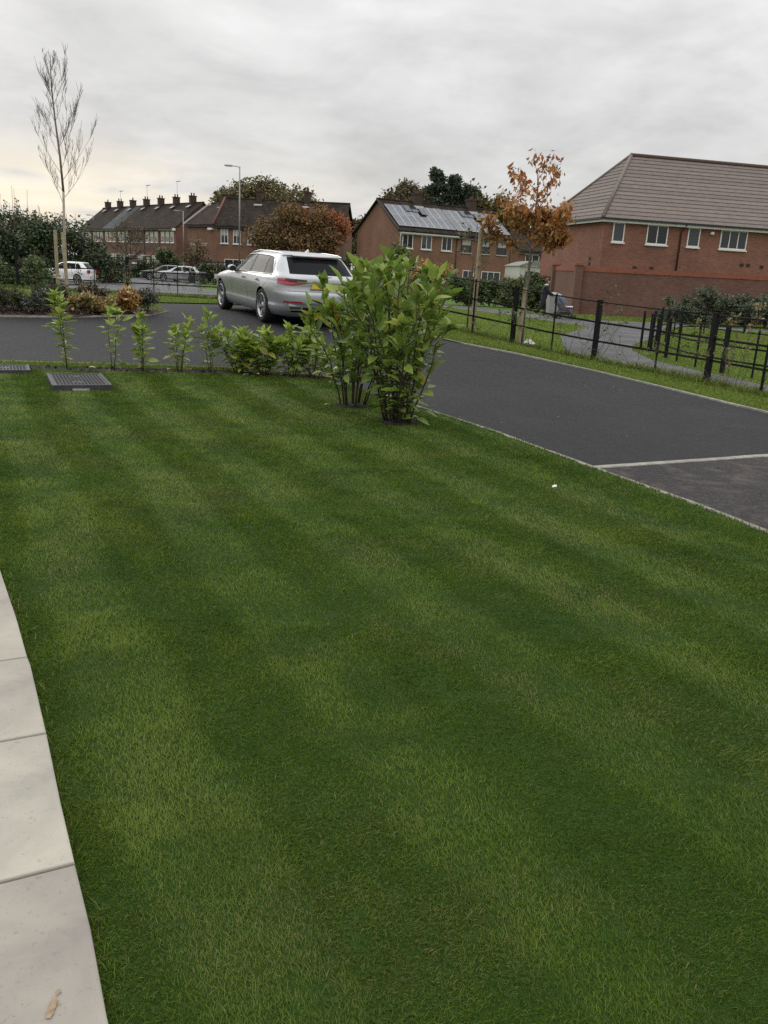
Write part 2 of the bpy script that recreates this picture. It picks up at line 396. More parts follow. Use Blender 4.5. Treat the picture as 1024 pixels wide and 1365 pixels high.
edging('pale concrete edging along the far side of the drive by the fence', KERB_FAR[:9], 0.045, -0.006)
edging('pale concrete edging along the front of the flower bed', BED_EDGE, 0.045, -0.004)
edging('white concrete strip dividing the new drive from the worn bay', [(1.86, 7.46), (3.94, 8.52), (6.38, 9.76)], 0.085, -0.020)

# ------------------------------------------------------------------ paving
m_, t_, b_ = base_mat('cream_paving'); _v = t_.nodes.new('ShaderNodeTexCoord').outputs['Object']
_c = ramp(t_, noise(t_, 2.2, 6, 0.6, vec=_v, dist=0.5), [(0.32, (0.24, 0.222, 0.205)), (0.50, (0.33, 0.312, 0.275)), (0.68, (0.40, 0.378, 0.325))])
_c = mix(t_, mt(t_, 'MULTIPLY', ramp(t_, noise(t_, 7, 7, 0.7, vec=_v, dist=1.2), [(0.60, (0, 0, 0)), (0.78, (1, 1, 1))]), 0.5), _c, (0.18, 0.155, 0.13))
_c = mix(t_, mt(t_, 'MULTIPLY', ramp(t_, noise(t_, 60, 4, 0.7, vec=_v), [(0.60, (0, 0, 0)), (0.72, (1, 1, 1))]), 0.5), _c, (0.13, 0.115, 0.095))
_oi = t_.nodes.new('ShaderNodeObjectInfo')
_c = mix(t_, 1.0, _c, ramp(t_, _oi.outputs['Random'], [(0, (0.86, 0.83, 0.82)), (1, (1.04, 1.04, 1.0))]), 'MULTIPLY')
lnk(t_, _c, b_.inputs['Base Color']); b_.inputs['Roughness'].default_value = 0.82
bump(t_, b_, mt(t_, 'ADD', noise(t_, 45, 5, 0.6, vec=_v), mt(t_, 'MULTIPLY', noise(t_, 5, 4, vec=_v), 2.0)), 0.35, 0.006)
PAVM = m_
RUST = M('rust_stain', (0.30, 0.215, 0.135), 0.9, 0.4, 30)
pv = empty('paving', (-0.9, 2.1, 0), 0, 'cream stone paving slabs curving along the left edge of the lawn', 'paving', None, 'structure')
pe = [Vector((*p, 0)) for p in [(-2.32, 4.62), (-1.96, 4.01), (-1.41, 3.055), (-1.11, 2.505), (-0.78, 1.88), (-0.46, 1.27), (-0.15, 0.66), (0.15, 0.05)]]
def edge_between(a, b):
    mid = [Vector((*p, 0)) for p in PAVE if a.y - 0.06 > p[1] > b.y + 0.06]
    return [a] + sorted(mid, key=lambda v: -v.y) + [b]
jd = Vector((-0.88, -0.46, 0)).normalized()
for row in range(2):
    for a, b in zip(pe, pe[1:]):
        g = 0.005
        t = (b - a).normalized(); a2 = a + t * g; b2 = b - t * g
        if row == 0:
            pts = edge_between(a2, b2) + [b2 + jd * 0.9, a2 + jd * 0.9]
        else:
            sh = t * 0.22
            pts = [a2 + jd * 0.908 + sh, b2 + jd * 0.908 + sh, b2 + jd * 1.8 + sh, a2 + jd * 1.8 + sh]
        bm = bmesh.new(); f = bm.faces.new([bm.verts.new((p.x, p.y, 0.028)) for p in pts])
        bm.normal_update()
        if f.normal.z < 0: f.normal_flip()
        r = bmesh.ops.extrude_face_region(bm, geom=[f])
        for v in r['geom']:
            if isinstance(v, bmesh.types.BMVert): v.co.z += 0.0
        for v in f.verts: v.co.z -= 0.06
        bmesh.ops.recalc_face_normals(bm, faces=bm.faces[:])
        bmesh.ops.bevel(bm, geom=[e for e in bm.edges if all(v.co.z > 0.02 for v in e.verts)], offset=0.006, segments=2, affect='EDGES', profile=0.5)
        me = bpy.data.meshes.new('paving_slab'); bm.to_mesh(me); bm.free(); me.materials.append(PAVM)
        o = link('paving_slab', me, pv)
        c = (a + b) / 2; me.transform(Matrix.Translation((-c.x, -c.y, 0)))
        o.location = (c.x - pv.location.x, c.y - pv.location.y, random.uniform(-0.002, 0.002))
# a rust streak on the nearest slab
rs = MB()
k = 14; q = [(-0.664 + 0.0004 * i, 1.475 - i * 0.0058, 0.0285) for i in range(k)]
for i in range(k - 1):
    wl_ = [0.002, 0.005, 0.003, 0.0005, 0.0005, 0.006, 0.009, 0.007, 0.0085, 0.006, 0.0075, 0.008, 0.006, 0.005]; wd, w2 = wl_[i], wl_[i + 1]
    x0, y0, z0 = q[i]; x1, y1, z1 = q[i + 1]
    rs.add([(x0 - wd + 0.9, y0 - 2.1, z0 + 0.003), (x0 + wd + 0.9, y0 - 2.1, z0 + 0.003), (x1 + w2 + 0.9, y1 - 2.1, z1 + 0.003), (x1 - w2 + 0.9, y1 - 2.1, z1 + 0.003)], [(0, 3, 2, 1)])
rs.build('rust_mark', RUST, pv)
sheet('paving_bed', [(-3.2, 4.9), (-2.34, 4.60), (-1.99, 4.0), (-1.65, 3.42), (-1.40, 2.98), (-1.14, 2.5), (-0.95, 2.13), (-0.81, 1.87), (-0.69, 1.65), (-0.57, 1.41), (-0.28, 0.84), (0.02, 0.2), (-1.6, -1.2), (-3.6, 0.5)], -0.02, SOIL, 0.5)

# ------------------------------------------------------------------ grass
m_, t_, b_ = base_mat('grass_blade')
_a = t_.nodes.new('ShaderNodeAttribute'); _a.attribute_name = 'tint'; _d = t_.nodes.new('ShaderNodeAttribute'); _d.attribute_name = 'dry'
_c = ramp(t_, _a.outputs['Fac'], [(0.0, (0.050, 0.106, 0.006)), (0.5, (0.108, 0.176, 0.014)), (1.0, (0.178, 0.250, 0.034))])
_c = mix(t_, _d.outputs['Fac'], _c, (0.24, 0.215, 0.085))
lnk(t_, _c, b_.inputs['Base Color']); b_.inputs['Roughness'].default_value = 0.5; b_.inputs['Specular IOR Level'].default_value = 0.28
_tr = t_.nodes.new('ShaderNodeBsdfTranslucent'); lnk(t_, _c, _tr.inputs[0]); _ms = t_.nodes.new('ShaderNodeMixShader'); _ms.inputs[0].default_value = 0.28
lnk(t_, b_.outputs[0], _ms.inputs[1]); lnk(t_, _tr.outputs[0], _ms.inputs[2]); lnk(t_, _ms.outputs[0], t_.nodes['Material Output'].inputs[0])
BLADE = m_
def inpoly(px, py, poly):
    inside = np.zeros(len(px), bool); n = len(poly); j = n - 1
    for i in range(n):
        xi, yi = poly[i]; xj, yj = poly[j]
        if yi != yj:
            c = ((yi > py) != (yj > py)) & (px < (xj - xi) * (py - yi) / (yj - yi) + xi)
            inside ^= c
        j = i
    return inside
_tabs = {}
def vnoise(x, y, s, seed=0):
    """smooth value noise"""
    if seed not in _tabs: _tabs[seed] = np.random.default_rng(100 + seed).random((64, 64))
    T = _tabs[seed]; x = np.asarray(x) * s + 1000; y = np.asarray(y) * s + 1000
    xi = np.floor(x).astype(int); yi = np.floor(y).astype(int); fx = x - xi; fy = y - yi
    fx = fx * fx * (3 - 2 * fx); fy = fy * fy * (3 - 2 * fy)
    g = lambda a, b: T[a % 64, b % 64]
    return (g(xi, yi) * (1 - fx) + g(xi + 1, yi) * fx) * (1 - fy) + (g(xi, yi + 1) * (1 - fx) + g(xi + 1, yi + 1) * fx) * fy
def fbm(x, y, s, seed=0): return 0.55 * vnoise(x, y, s, seed) + 0.3 * vnoise(x, y, s * 2.1, seed + 1) + 0.15 * vnoise(x, y, s * 4.3, seed + 2)
def blades(name, px, py, hgt, wid, lean_dir, lean, tint, dry, zoff=-0.012):
    n = len(px); pz = gz(px, py) + zoff - 0.004
    yaw = RNG.uniform(0, 2 * np.pi, n); sx, sy = np.cos(yaw) * wid / 2, np.sin(yaw) * wid / 2
    lx = np.cos(lean_dir) * np.sin(lean); ly = np.sin(lean_dir) * np.sin(lean); lz = np.cos(lean)
    jl = RNG.normal(0, 0.40, (n, 2)); lx = lx + jl[:, 0]; ly = ly + jl[:, 1]
    V = np.empty((n, 5, 3), np.float32)
    base = np.stack([px, py, pz], 1); side = np.stack([sx, sy, np.zeros(n)], 1)
    mid = base + np.stack([lx * 0.38 * hgt, ly * 0.38 * hgt, lz * 0.58 * hgt], 1)
    tip = base + np.stack([lx * 1.05 * hgt, ly * 1.05 * hgt, np.maximum(lz, 0.15) * 0.92 * hgt], 1)
    V[:, 0] = base - side; V[:, 1] = base + side; V[:, 2] = mid - side * 0.85; V[:, 3] = mid + side * 0.85; V[:, 4] = tip
    o = (np.arange(n) * 5)[:, None]
    idx = np.concatenate([o + np.array([[0, 1, 3, 2]]), o + np.array([[2, 3, 4]])], 1).ravel()
    counts = np.tile([4, 3], n)
    return np_mesh(name, V.reshape(-1, 3), counts, idx, BLADE, {'tint': np.repeat(tint, 5), 'dry': np.repeat(dry, 5)})
def scatter(poly, rate, N):
    """N candidate points over the polygon's box kept with probability rate(x, y)"""
    xs = [p[0] for p in poly]; ys = [p[1] for p in poly]
    x = RNG.uniform(min(xs), max(xs), N); y = RNG.uniform(min(ys), max(ys), N)
    k = (RNG.random(N) < rate(x, y)); x, y = x[k], y[k]
    k = inpoly(x, y, poly); return x[k], y[k]
LAWN_IN = [p for p in lawn_poly]
MAN = (-4.05, 10.78); MAN_A = math.atan2(1.05, -0.50)
def in_rect(x, y, c, a, L, W):
    u = (x - c[0]) * math.cos(a) + (y - c[1]) * math.sin(a); v = -(x - c[0]) * math.sin(a) + (y - c[1]) * math.cos(a)
    return (np.abs(u) < L / 2) & (np.abs(v) < W / 2)
BUSH_A, BUSH_B = (-0.46, 10.21), (0.10, 9.20)
xs, ys = [], []
for lo, hi, dens in ((0.9, 2.2, 56000), (2.2, 3.6, 32000), (3.6, 5.5, 17000), (5.5, 8.0, 9500), (8.0, 12.6, 5600)):
    band_poly = [(-0.62 * hi - 1.5, lo), (0.62 * hi + 1.2, lo), (0.62 * hi + 1.2, hi), (-0.62 * hi - 1.5, hi)]
    area = (1.24 * hi + 2.7) * (hi - lo)
    x, y = scatter(band_poly, lambda x, y: 1.0, int(area * dens))
    k = inpoly(x, y, LAWN_IN); xs.append(x[k]); ys.append(y[k])
x = np.concatenate(xs); y = np.concatenate(ys)
x += RNG.normal(0, 0.008, len(x))
dist = np.hypot(x, y)
bare = (fbm(x, y, 9, 3) < 0.30) & (RNG.random(len(x)) < 0.55)
k = ~(in_rect(x, y, MAN, MAN_A, 1.20, 0.72) | in_rect(x, y, (-5.32, 11.52), MAN_A, 0.62, 0.62) | (np.hypot((x - BUSH_A[0]), (y - BUSH_A[1]) * 1.3) < 0.12 + 0.10 * vnoise(x, y, 9, 5)) | (np.hypot(x - BUSH_B[0], (y - BUSH_B[1]) * 1.3) < 0.12 + 0.12 * vnoise(x, y, 9, 6)) | bare)
x, y, dist = x[k], y[k], dist[k]
s = x + 0.525 * y + 0.20 * (fbm(x, y, 0.5, 8) - 0.5) + 0.10 * (fbm(x, y, 2.2, 9) - 0.5) + RNG.normal(0, 0.03, len(x))
st = np.sin((s - 1.0) / 0.86 * 2 * np.pi + np.pi / 2) + 0.45 * np.sin(s / 0.29 * 2 * np.pi + 1.0)     # +1 mown towards the camera, -1 away
st = np.tanh(st * 2.0)
amp = np.clip(0.30 + 0.95 * fbm(x, y, 0.7, 12), 0.35, 1.1)
ml = math.atan2(1.0, -0.53)
ldir = np.where(st > 0, ml + np.pi, ml) + RNG.normal(0, 0.45, len(x))
lean = np.abs(st) * amp * np.where(st > 0, 0.32, 0.58) + 0.12
patch = fbm(x, y, 1.3, 20); patch2 = fbm(x, y, 4.5, 24)
h = (0.011 + 0.011 * RNG.random(len(x)) + 0.009 * patch2) * np.clip(1 + 0.25 * (patch - 0.5), 0.7, 1.3)
wdt = np.clip(0.0014 * (0.55 + dist * 0.36), 0.0012, 0.008) * RNG.uniform(0.7, 1.3, len(x))
h = h * np.clip(0.62 + 0.075 * dist, 0.7, 1.1)
tint = np.clip(0.42 + 0.9 * (patch2 - 0.5) + 0.45 * (patch - 0.5) - 0.35 * np.clip((fbm(x, y, 2.6, 70) - 0.58) * 6, 0, 1) + RNG.normal(0, 0.20, len(x)), 0, 1)
dryp = np.clip((fbm(x, y, 1.7, 30) - 0.52) * 1.7, 0, 0.34) + 0.03
dry = np.where(RNG.random(len(x)) < dryp, RNG.uniform(0.25, 1.0, len(x)), np.clip((patch - 0.5) * 0.4, 0, 0.12))
tag(link('grass', blades('grass', x, y, h, wdt, ldir, lean, tint, dry)), 'short striped grass blades of the mown foreground lawn', None, None, 'stuff')
# longer grass along the paving edge and around covers
ex, ey = [], []
pr = resample(PAVE, 0.012)
for qx, qy in pr:
    for _ in range(4):
        o = abs(random.gauss(0, 0.018)); ex.append(qx + 0.88 * o + 0.006); ey.append(qy + 0.46 * o)
for qx, qy in resample(KERB_R, 0.016):
    for _ in range(4):
        o = abs(random.gauss(0, 0.018)); ex.append(qx - 0.89 * o + 0.022); ey.append(qy - 0.45 * o + 0.011)
ex, ey = np.array(ex), np.array(ey); keep = fbm(ex, ey, 6, 33) > 0.36; ex, ey = ex[keep], ey[keep]; n = len(ex)
tag(link('edge_grass', blades('edge_grass', ex, ey, RNG.uniform(0.018, 0.045, n), np.clip(0.0010 * np.hypot(ex, ey), 0.002, 0.008), RNG.uniform(0, 6.3, n), np.full(n, 0.5), RNG.uniform(0.1, 0.6, n), np.where(RNG.random(n) < 0.12, 0.8, 0.0))), 'longer grass left along the paving edge', None, None, 'stuff')
# verge grass
VP1 = SOIL_BACK[::-1] + [(-0.8, 12.24), (-0.91, 12.38)] + [(a, b - 0.03) for a, b in KERB_F[2:]]
x1, y1 = scatter(VP1, lambda x, y: (x > -7.5) * 1.0, 60000)
VP2 = KERB_FAR[3:9] + VERGE_OUT[::-1][5:12][::-1][::-1]
VP2 = [(5.35, 11.72), (4.69, 13.7), (3.86, 15.48), (2.66, 16.74), (1.18, 17.25), (0.34, 17.95), (-0.2, 19.4), (-0.95, 21.9), (-0.8, 23.9), (0.8, 20.9), (1.95, 19.6), (2.8, 19.0), (3.55, 18.25), (4.3, 17.5), (5.2, 16.2), (5.75, 14.9), (6.75, 12.3), (7.2, 11)]
x2, y2 = scatter(VP2, lambda x, y: 1.0, 160000)
VP3 = [(-4.95, 18.3), (-6.4, 18.9), (-9, 18.6), (-14, 17.6), (-18, 28.4), (-7, 28.2), (-3.9, 26.8), (-2.6, 23.2), (-4.67, 22.6), (-6.1, 21.1)]
x3, y3 = scatter(VP3, lambda x, y: 1.0, 110000)
x = np.concatenate([x1, x2, x3]); y = np.concatenate([y1, y2, y3]); n = len(x)
nearf = np.zeros(n)
tag(link('verge_grass', blades('verge_grass', x, y, RNG.uniform(0.03, 0.06, n), np.clip(0.0007 * np.hypot(x, y), 0.004, 0.02), RNG.uniform(0, 6.3, n), np.full(n, 0.35), np.clip(0.80 + 0.6 * (fbm(x, y, 1.2, 41) - 0.5) + RNG.normal(0, 0.2, n), 0, 1), np.where(RNG.random(n) < 0.10, 0.6, 0.06), -0.008)), 'short grass of the verges beside the drive', None, None, 'stuff')
# field grass beyond the right-hand fence, off the path
FP = [(5.0, 22), (7.6, 14.5), (9.5, 12), (24, 12), (30, 33), (18, 36), (12.5, 35.5), (9.6, 31), (7.9, 26.5), (6.8, 24.2), (6.2, 22), (5.95, 19.5)]
FPR = [(6.2, 22.0), (5.99, 19.53), (6.36, 17.6), (6.95, 15.3), (8.4, 12.2), (16, 12.2), (24, 34), (17, 34.5), (12.5, 35.5), (11.2, 35.1), (9.6, 30.9), (7.9, 26.4), (6.85, 24.1)]
x4, y4 = scatter(FPR, lambda x, y: (x / y < 0.62) * 1.0, 260000)
FPL = [(3.85, 18.6), (4.35, 22.0), (5.15, 26.5), (6.45, 30.2), (7.4, 33.2), (6.6, 35.6), (5.3, 39.8), (3.2, 44.8), (-4, 44), (-3, 27.2), (-0.6, 24.0), (0.9, 21.0), (2.0, 19.7), (2.9, 19.1)]
x5, y5 = scatter(FPL, lambda x, y: 1.0, 150000)
FPW = [(8.9, 43.8), (17.6, 41.6), (30, 38.5), (30, 34.1), (18, 36.7), (11.6, 38.0), (9.73, 38.4), (7.7, 39.4), (6.0, 45)]
x6, y6 = scatter(FPW, lambda x, y: (x / y < 0.6) * 1.0, 120000)
x = np.concatenate([x4, x5, x6]); y = np.concatenate([y4, y5, y6]); n = len(x)
tag(link('field_grass', blades('field_grass', x, y, RNG.uniform(0.03, 0.07, n), np.clip(0.0009 * np.hypot(x, y), 0.01, 0.04), RNG.uniform(0, 6.3, n), np.full(n, 0.4), np.clip(0.85 + 0.7 * (fbm(x, y, 0.5, 51) - 0.5) + RNG.normal(0, 0.2, n), 0, 1), np.where(RNG.random(n) < 0.10, 0.4, 0.04), -0.07)), 'rough grass of the field beyond the fence', None, None, 'stuff')

# ------------------------------------------------------------------ inspection covers
CAST = M('cast_steel', (0.055, 0.055, 0.062), 0.55, 0.35, 8, 0.2, 90, metal=0.35)
CONC = M('concrete_haunch', (0.32, 0.31, 0.28), 0.95, 0.3, 8, 0.4, 60)
def cover(label, c, a, L, W, lift, split):
    t = empty('inspection_cover', (c[0], c[1], gf(*c) + lift), a, label, 'manhole cover')
    fr = MB(); e = 0.035
    for sx in (-1, 1): fr.box((sx * (L / 2 - e / 2), 0, -0.035), (e, W, 0.09))
    for sy in (-1, 1): fr.box((0, sy * (W / 2 - e / 2), -0.035), (L - 2 * e, e, 0.09))
    fr.build('frame', CAST, t)
    n = 2 if split else 1
    for i in range(n):
        l = (L - 2 * e) / n - 0.006; cx = (i - (n - 1) / 2) * ((L - 2 * e) / n)
        pl = MB(); pl.box((cx, 0, -0.002), (l, W - 2 * e - 0.006, 0.012)); p = pl.build('lid', CAST, t)
        lg = MB(); nxl = int(l / 0.042); nyl = int((W - 2 * e) / 0.042)
        for ix in range(nxl):
            for iy in range(nyl):
                if abs(ix - nxl / 2) < 1.2 and abs(iy - nyl / 2) < 1.6: continue
                lg.box((cx - l / 2 + (ix + 0.5) * l / nxl, (iy + 0.5 - nyl / 2) * 0.042, 0.0065), (0.031, 0.011, 0.006), rz=0.785 if (ix + iy) % 2 else -0.785)
        q = lg.build('tread_lugs', CAST, p); q['kind'] = 'stuff'
        kh = MB(); kh.box((cx, 0.05, 0.0048), (0.05, 0.03, 0.003)); kh.build('key_slot', M('slot_black', (0.008,) * 3, 0.9), p)
    return t
cv = cover('large dark chequered steel cover set proud of the lawn', MAN, MAN_A, 1.16, 0.70, 0.045, True)
hb = MB(); hb.box((-0.585, 0.02, -0.06), (0.05, 0.2, 0.05)); hb.build('concrete_haunch', CONC, cv)
cover('small dark steel cover cut off by the left edge of the lawn', (-5.32, 11.52), MAN_A, 0.60, 0.60, 0.02, False)

# loose grit and bits lying on the drive
gx_, gy_ = scatter([(9, 1.2)] + KERB_FAR[:8] + KERB_F[:1] + KERB_R[::-1], lambda x, y: np.where(RNG.random(len(x)) < 0.2, 1.0, (np.abs(fbm(x, y, 0.9, 80)) > 0.60) * 0.8), 900)
V = []
for x, y in zip(gx_, gy_):
    a = RNG.uniform(0, 6.28); l = RNG.uniform(0.004, 0.012); c_, s_ = math.cos(a) * l, math.sin(a) * l; z = gf(x, y) - 0.033
    V += [(x - c_, y - s_, z), (x + s_, y - c_, z + l * 0.9), (x + c_, y + s_, z + l * 0.5), (x - s_, y + c_, z)]
tag(link('drive_grit', np_mesh('drive_grit', V, np.full(len(gx_), 4), np.arange(len(V)), M('grit', (0.20, 0.18, 0.15), 0.95, 0.5, 30), smooth=False)), 'loose grit lying on the tarmac drive', None, None, 'stuff')
# ------------------------------------------------------------------ buildings
BR_TER = brick('terrace_brick', (0.185, 0.083, 0.058), (0.14, 0.062, 0.045), (0.12, 0.085, 0.068), 0.2)
BR_TER2 = brick('terrace_brick_brown', (0.225, 0.115, 0.072), (0.175, 0.088, 0.056), (0.15, 0.10, 0.075), 0.2)
BR_SOL = brick('semi_brick', (0.245, 0.122, 0.075), (0.195, 0.096, 0.060), (0.17, 0.115, 0.085), 0.18)
BR_NEW = brick('new_house_brick', (0.265, 0.112, 0.072), (0.195, 0.080, 0.053), (0.20, 0.135, 0.105), 0.18, (0.07, 0.035, 0.03))
BR_WALL = brick('garden_wall_brick', (0.175, 0.083, 0.060), (0.135, 0.063, 0.048), (0.15, 0.105, 0.085), 0.2, (0.05, 0.028, 0.025))
COPE = brick('coping_brick', (0.30, 0.095, 0.055), (0.25, 0.080, 0.048), (0.20, 0.10, 0.075), 0.1)
WHITE = M('white_upvc', (0.72, 0.72, 0.70), 0.45, 0.08, 4)
OFFWH = M('weathered_white_trim', (0.50, 0.49, 0.46), 0.7, 0.15, 5)
DARKTRIM = M('dark_trim', (0.022, 0.022, 0.024), 0.6, 0.2, 4)
GUTTER = M('black_gutter', (0.014, 0.014, 0.015), 0.45, 0.2, 4)
CHIM = M('chimney_brick', (0.058, 0.038, 0.030), 0.95, 0.35, 9)
POT = M('clay_pot', (0.085, 0.048, 0.034), 0.9, 0.3, 9)
LEAD = M('lead_flashing', (0.30, 0.30, 0.29), 0.7, 0.2, 7)
def roofmat(name, c, course=0.34, var=0.3):
    if name in MATS: return MATS[name]
    m, t, b = base_mat(name); ca = t.nodes.new('ShaderNodeTexCoord'); v = ca.outputs['Object']
    s = t.nodes.new('ShaderNodeSeparateXYZ'); lnk(t, v, s.inputs[0])
    br = t.nodes.new('ShaderNodeTexBrick'); cm = t.nodes.new('ShaderNodeCombineXYZ')
    lnk(t, mt(t, 'ADD', s.outputs[0], mt(t, 'MULTIPLY', s.outputs[1], 0.0)), cm.inputs[0]); lnk(t, mt(t, 'MULTIPLY', s.outputs[2], 1.6), cm.inputs[1]); lnk(t, cm.outputs[0], br.inputs['Vector'])
    br.inputs['Color1'].default_value = (*sc(c, 1 + var), 1); br.inputs['Color2'].default_value = (*sc(c, 1 - var), 1); br.inputs['Mortar'].default_value = (*sc(c, 0.35), 1)
    br.inputs['Brick Width'].default_value = 0.30; br.inputs['Row Height'].default_value = course * 0.85; br.inputs['Mortar Size'].default_value = 0.018; br.inputs['Scale'].default_value = 1
    lo = noise(t, 0.6, 5, vec=v)
    lnk(t, mix(t, 1.0, br.outputs[0], ramp(t, lo, [(0.3, (0.7,) * 3), (0.7, (1.3,) * 3)]), 'MULTIPLY'), b.inputs['Base Color'])
    b.inputs['Roughness'].default_value = 0.9; b.inputs['Specular IOR Level'].default_value = 0.12
    bump(t, b, br.outputs['Fac'], -0.5, 0.03)
    return m
RF_DARK = roofmat('dark_roof_tiles', (0.036, 0.028, 0.022)); RF_BROWN = roofmat('brown_roof_tiles', (0.046, 0.033, 0.027)); RF_GREY = roofmat('grey_roof_tiles', (0.090, 0.098, 0.098))
RF_RIDGE = M('red_ridge_tiles', (0.15, 0.06, 0.042), 0.9, 0.3, 6)
# window glass: dark room behind a reflecting pane
m_, t_, b_ = base_mat('window_glass'); b_.inputs['Roughness'].default_value = 0.04; b_.inputs['Specular IOR Level'].default_value = 0.5
_oi = t_.nodes.new('ShaderNodeObjectInfo'); lnk(t_, ramp(t_, _oi.outputs['Random'], [(0, (0.010, 0.012, 0.014)), (0.7, (0.030, 0.034, 0.038)), (1, (0.055, 0.062, 0.066))]), b_.inputs['Base Color'])
GLASS = m_
CURT = M('net_curtain', (0.42, 0.41, 0.39), 0.9, 0.2, 8)

_wcache = {}
def window(parent, x, y, z, wdt, h, ny=-1, lights=2, fm=None, name='window', curtain=False, sill=True, side=None):
    """framed window on a wall facing -y (side: wall facing +/-x): frame > pane, sill"""
    fm = fm or WHITE
    key = (round(wdt, 3), round(h, 3), lights, fm.name, curtain, sill)
    if key not in _wcache:
        f = MB(); e = 0.06
        f.bb(-wdt / 2, wdt / 2, -0.05, 0.05, h - e, h); f.bb(-wdt / 2, wdt / 2, -0.05, 0.05, 0, e)
        for k in range(lights + 1):
            cx = -wdt / 2 + e / 2 + k * (wdt - e) / lights; ee = e if k in (0, lights) else e * 0.8
            f.bb(cx - ee / 2, cx + ee / 2, -0.048, 0.05, e, h - e)
        p = MB(); p.bb(-wdt / 2 + 0.02, wdt / 2 - 0.02, -0.016, 0.045, 0.02, h - 0.02)
        c = MB(); c.bb(-wdt / 2 + e, wdt / 2 - e, -0.024, -0.018, h * 0.55, h - e)
        s_ = MB(); s_.bb(-wdt / 2 - 0.06, wdt / 2 + 0.06, -0.10, 0.05, -0.075, -0.003)
        _wcache[key] = (f.mesh('window', fm), p.mesh('pane', GLASS), c.mesh('curtain', CURT), s_.mesh('sill', fm if fm is not DARKTRIM else OFFWH))
    fme, pme, cme, sme = _wcache[key]
    o = link(name, fme, parent); o.location = (x, y, z)
    if side: o.rotation_euler = (0, 0, side)
    link('pane', pme, o)
    if curtain: link('curtain', cme, o)
    if sill: link('sill', sme, o)
    return o
def gable_roof(L, D, eave, ridge, mat, parent, ov=0.25, x0=0, verge=(1, 1), name='roof', th=0.12):
    m = MB(); a = x0 - (ov if verge[0] else 0); b = x0 + L + (ov if verge[1] else 0)
    sl = (ridge - eave) / (D / 2); yo = -ov; zo = eave - sl * ov
    for q in ((yo, zo, D / 2, ridge), (D + ov, zo, D / 2, ridge)):
        y0, z0, y1, z1 = q
        m.add([(a, y0, z0), (b, y0, z0), (b, y1, z1), (a, y1, z1), (a, y0, z0 + th), (b, y0, z0 + th), (b, y1, z1 + th), (a, y1, z1 + th)],
              [(0, 3, 2, 1), (4, 5, 6, 7), (0, 1, 5, 4), (1, 2, 6, 5), (3, 0, 4, 7), (2, 3, 7, 6)])
    r = m.build(name, mat, parent)
    rd = MB(); rd.tube([(a, D / 2, ridge + th * 0.95), (b, D / 2, ridge + th * 0.95)], 0.10, 7); rd.build('ridge_tiles', mat, r)
    return r
def gable_walls(L, D, eave, ridge, mat, parent, x0=0):
    m = MB()
    vs = [(x0, 0, -1.0), (x0 + L, 0, -1.0), (x0 + L, D, -1.0), (x0, D, -1.0), (x0, 0, eave), (x0 + L, 0, eave), (x0 + L, D, eave), (x0, D, eave), (x0, D / 2, ridge), (x0 + L, D / 2, ridge)]
    m.add(vs, [(0, 1, 5, 4), (1, 2, 6, 9, 5), (2, 3, 7, 6), (3, 0, 4, 8, 7)])
    return m.build('wall', mat, parent)
def chimney(parent, x, y, z, h=1.3, pots=2, w=0.54, aerial=0):
    m = MB(); m.bb(x - w / 2, x + w / 2, y - 0.38, y + 0.38, z - 0.9, z + h); m.bb(x - w / 2 - 0.05, x + w / 2 + 0.05, y - 0.43, y + 0.43, z + h, z + h + 0.12)
    c = m.build('chimney', CHIM, parent)
    for k in range(pots):
        p = MB(); p.lathe([(0.10, 0), (0.11, 0.04), (0.085, 0.08), (0.08, 0.30), (0.10, 0.33), (0.07, 0.33)], 10, c=(x, y + (k - (pots - 1) / 2) * 0.34, z + h + 0.12)); p.build('chimney_pot', POT, c)
    f = MB(); f.box((x + 0.0, y - 0.62, z - 0.34), (w + 0.25, 0.55, 0.03), M=Matrix.Rotation(0.52, 3, 'X')); f.build('flashing', LEAD, c)
    if aerial:
        a = MB(); t = z + h + 1.0 + aerial; a.tube([(x + w / 2, y, z + 0.5), (x + w / 2, y, t)], 0.022, 5)
        a.tube([(x + w / 2 - 0.2, y, t - 0.08), (x + w / 2 + 0.9, y + 0.1, t - 0.02)], 0.015, 4)
        for k in range(7): a.tube([(x + w / 2 - 0.1 + k * 0.15, y - 0.2, t - 0.07 + k * 0.008), (x + w / 2 - 0.1 + k * 0.15, y + 0.2, t - 0.07 + k * 0.008)], 0.010, 4)
        a.build('aerial', LEAD, c)
def pipe(parent, x, z0, z1, mat=None, y=-0.06, name='downpipe'):
    m = MB(); m.tube([(x, y, z0), (x, y, z1)], 0.04, 6); m.build(name, mat or GUTTER, parent)
def gutter(parent, L, eave, mat=GUTTER, fascia=OFFWH, x0=0, ov=0.25):
    m = MB(); m.bb(x0, x0 + L, -ov - 0.08, -ov + 0.02, eave - 0.30, eave - 0.19); m.build('gutter', mat, parent)
    f = MB(); f.bb(x0, x0 + L, -ov + 0.022, -0.002, eave - 0.36, eave - 0.19); f.build('fascia', fascia, parent)

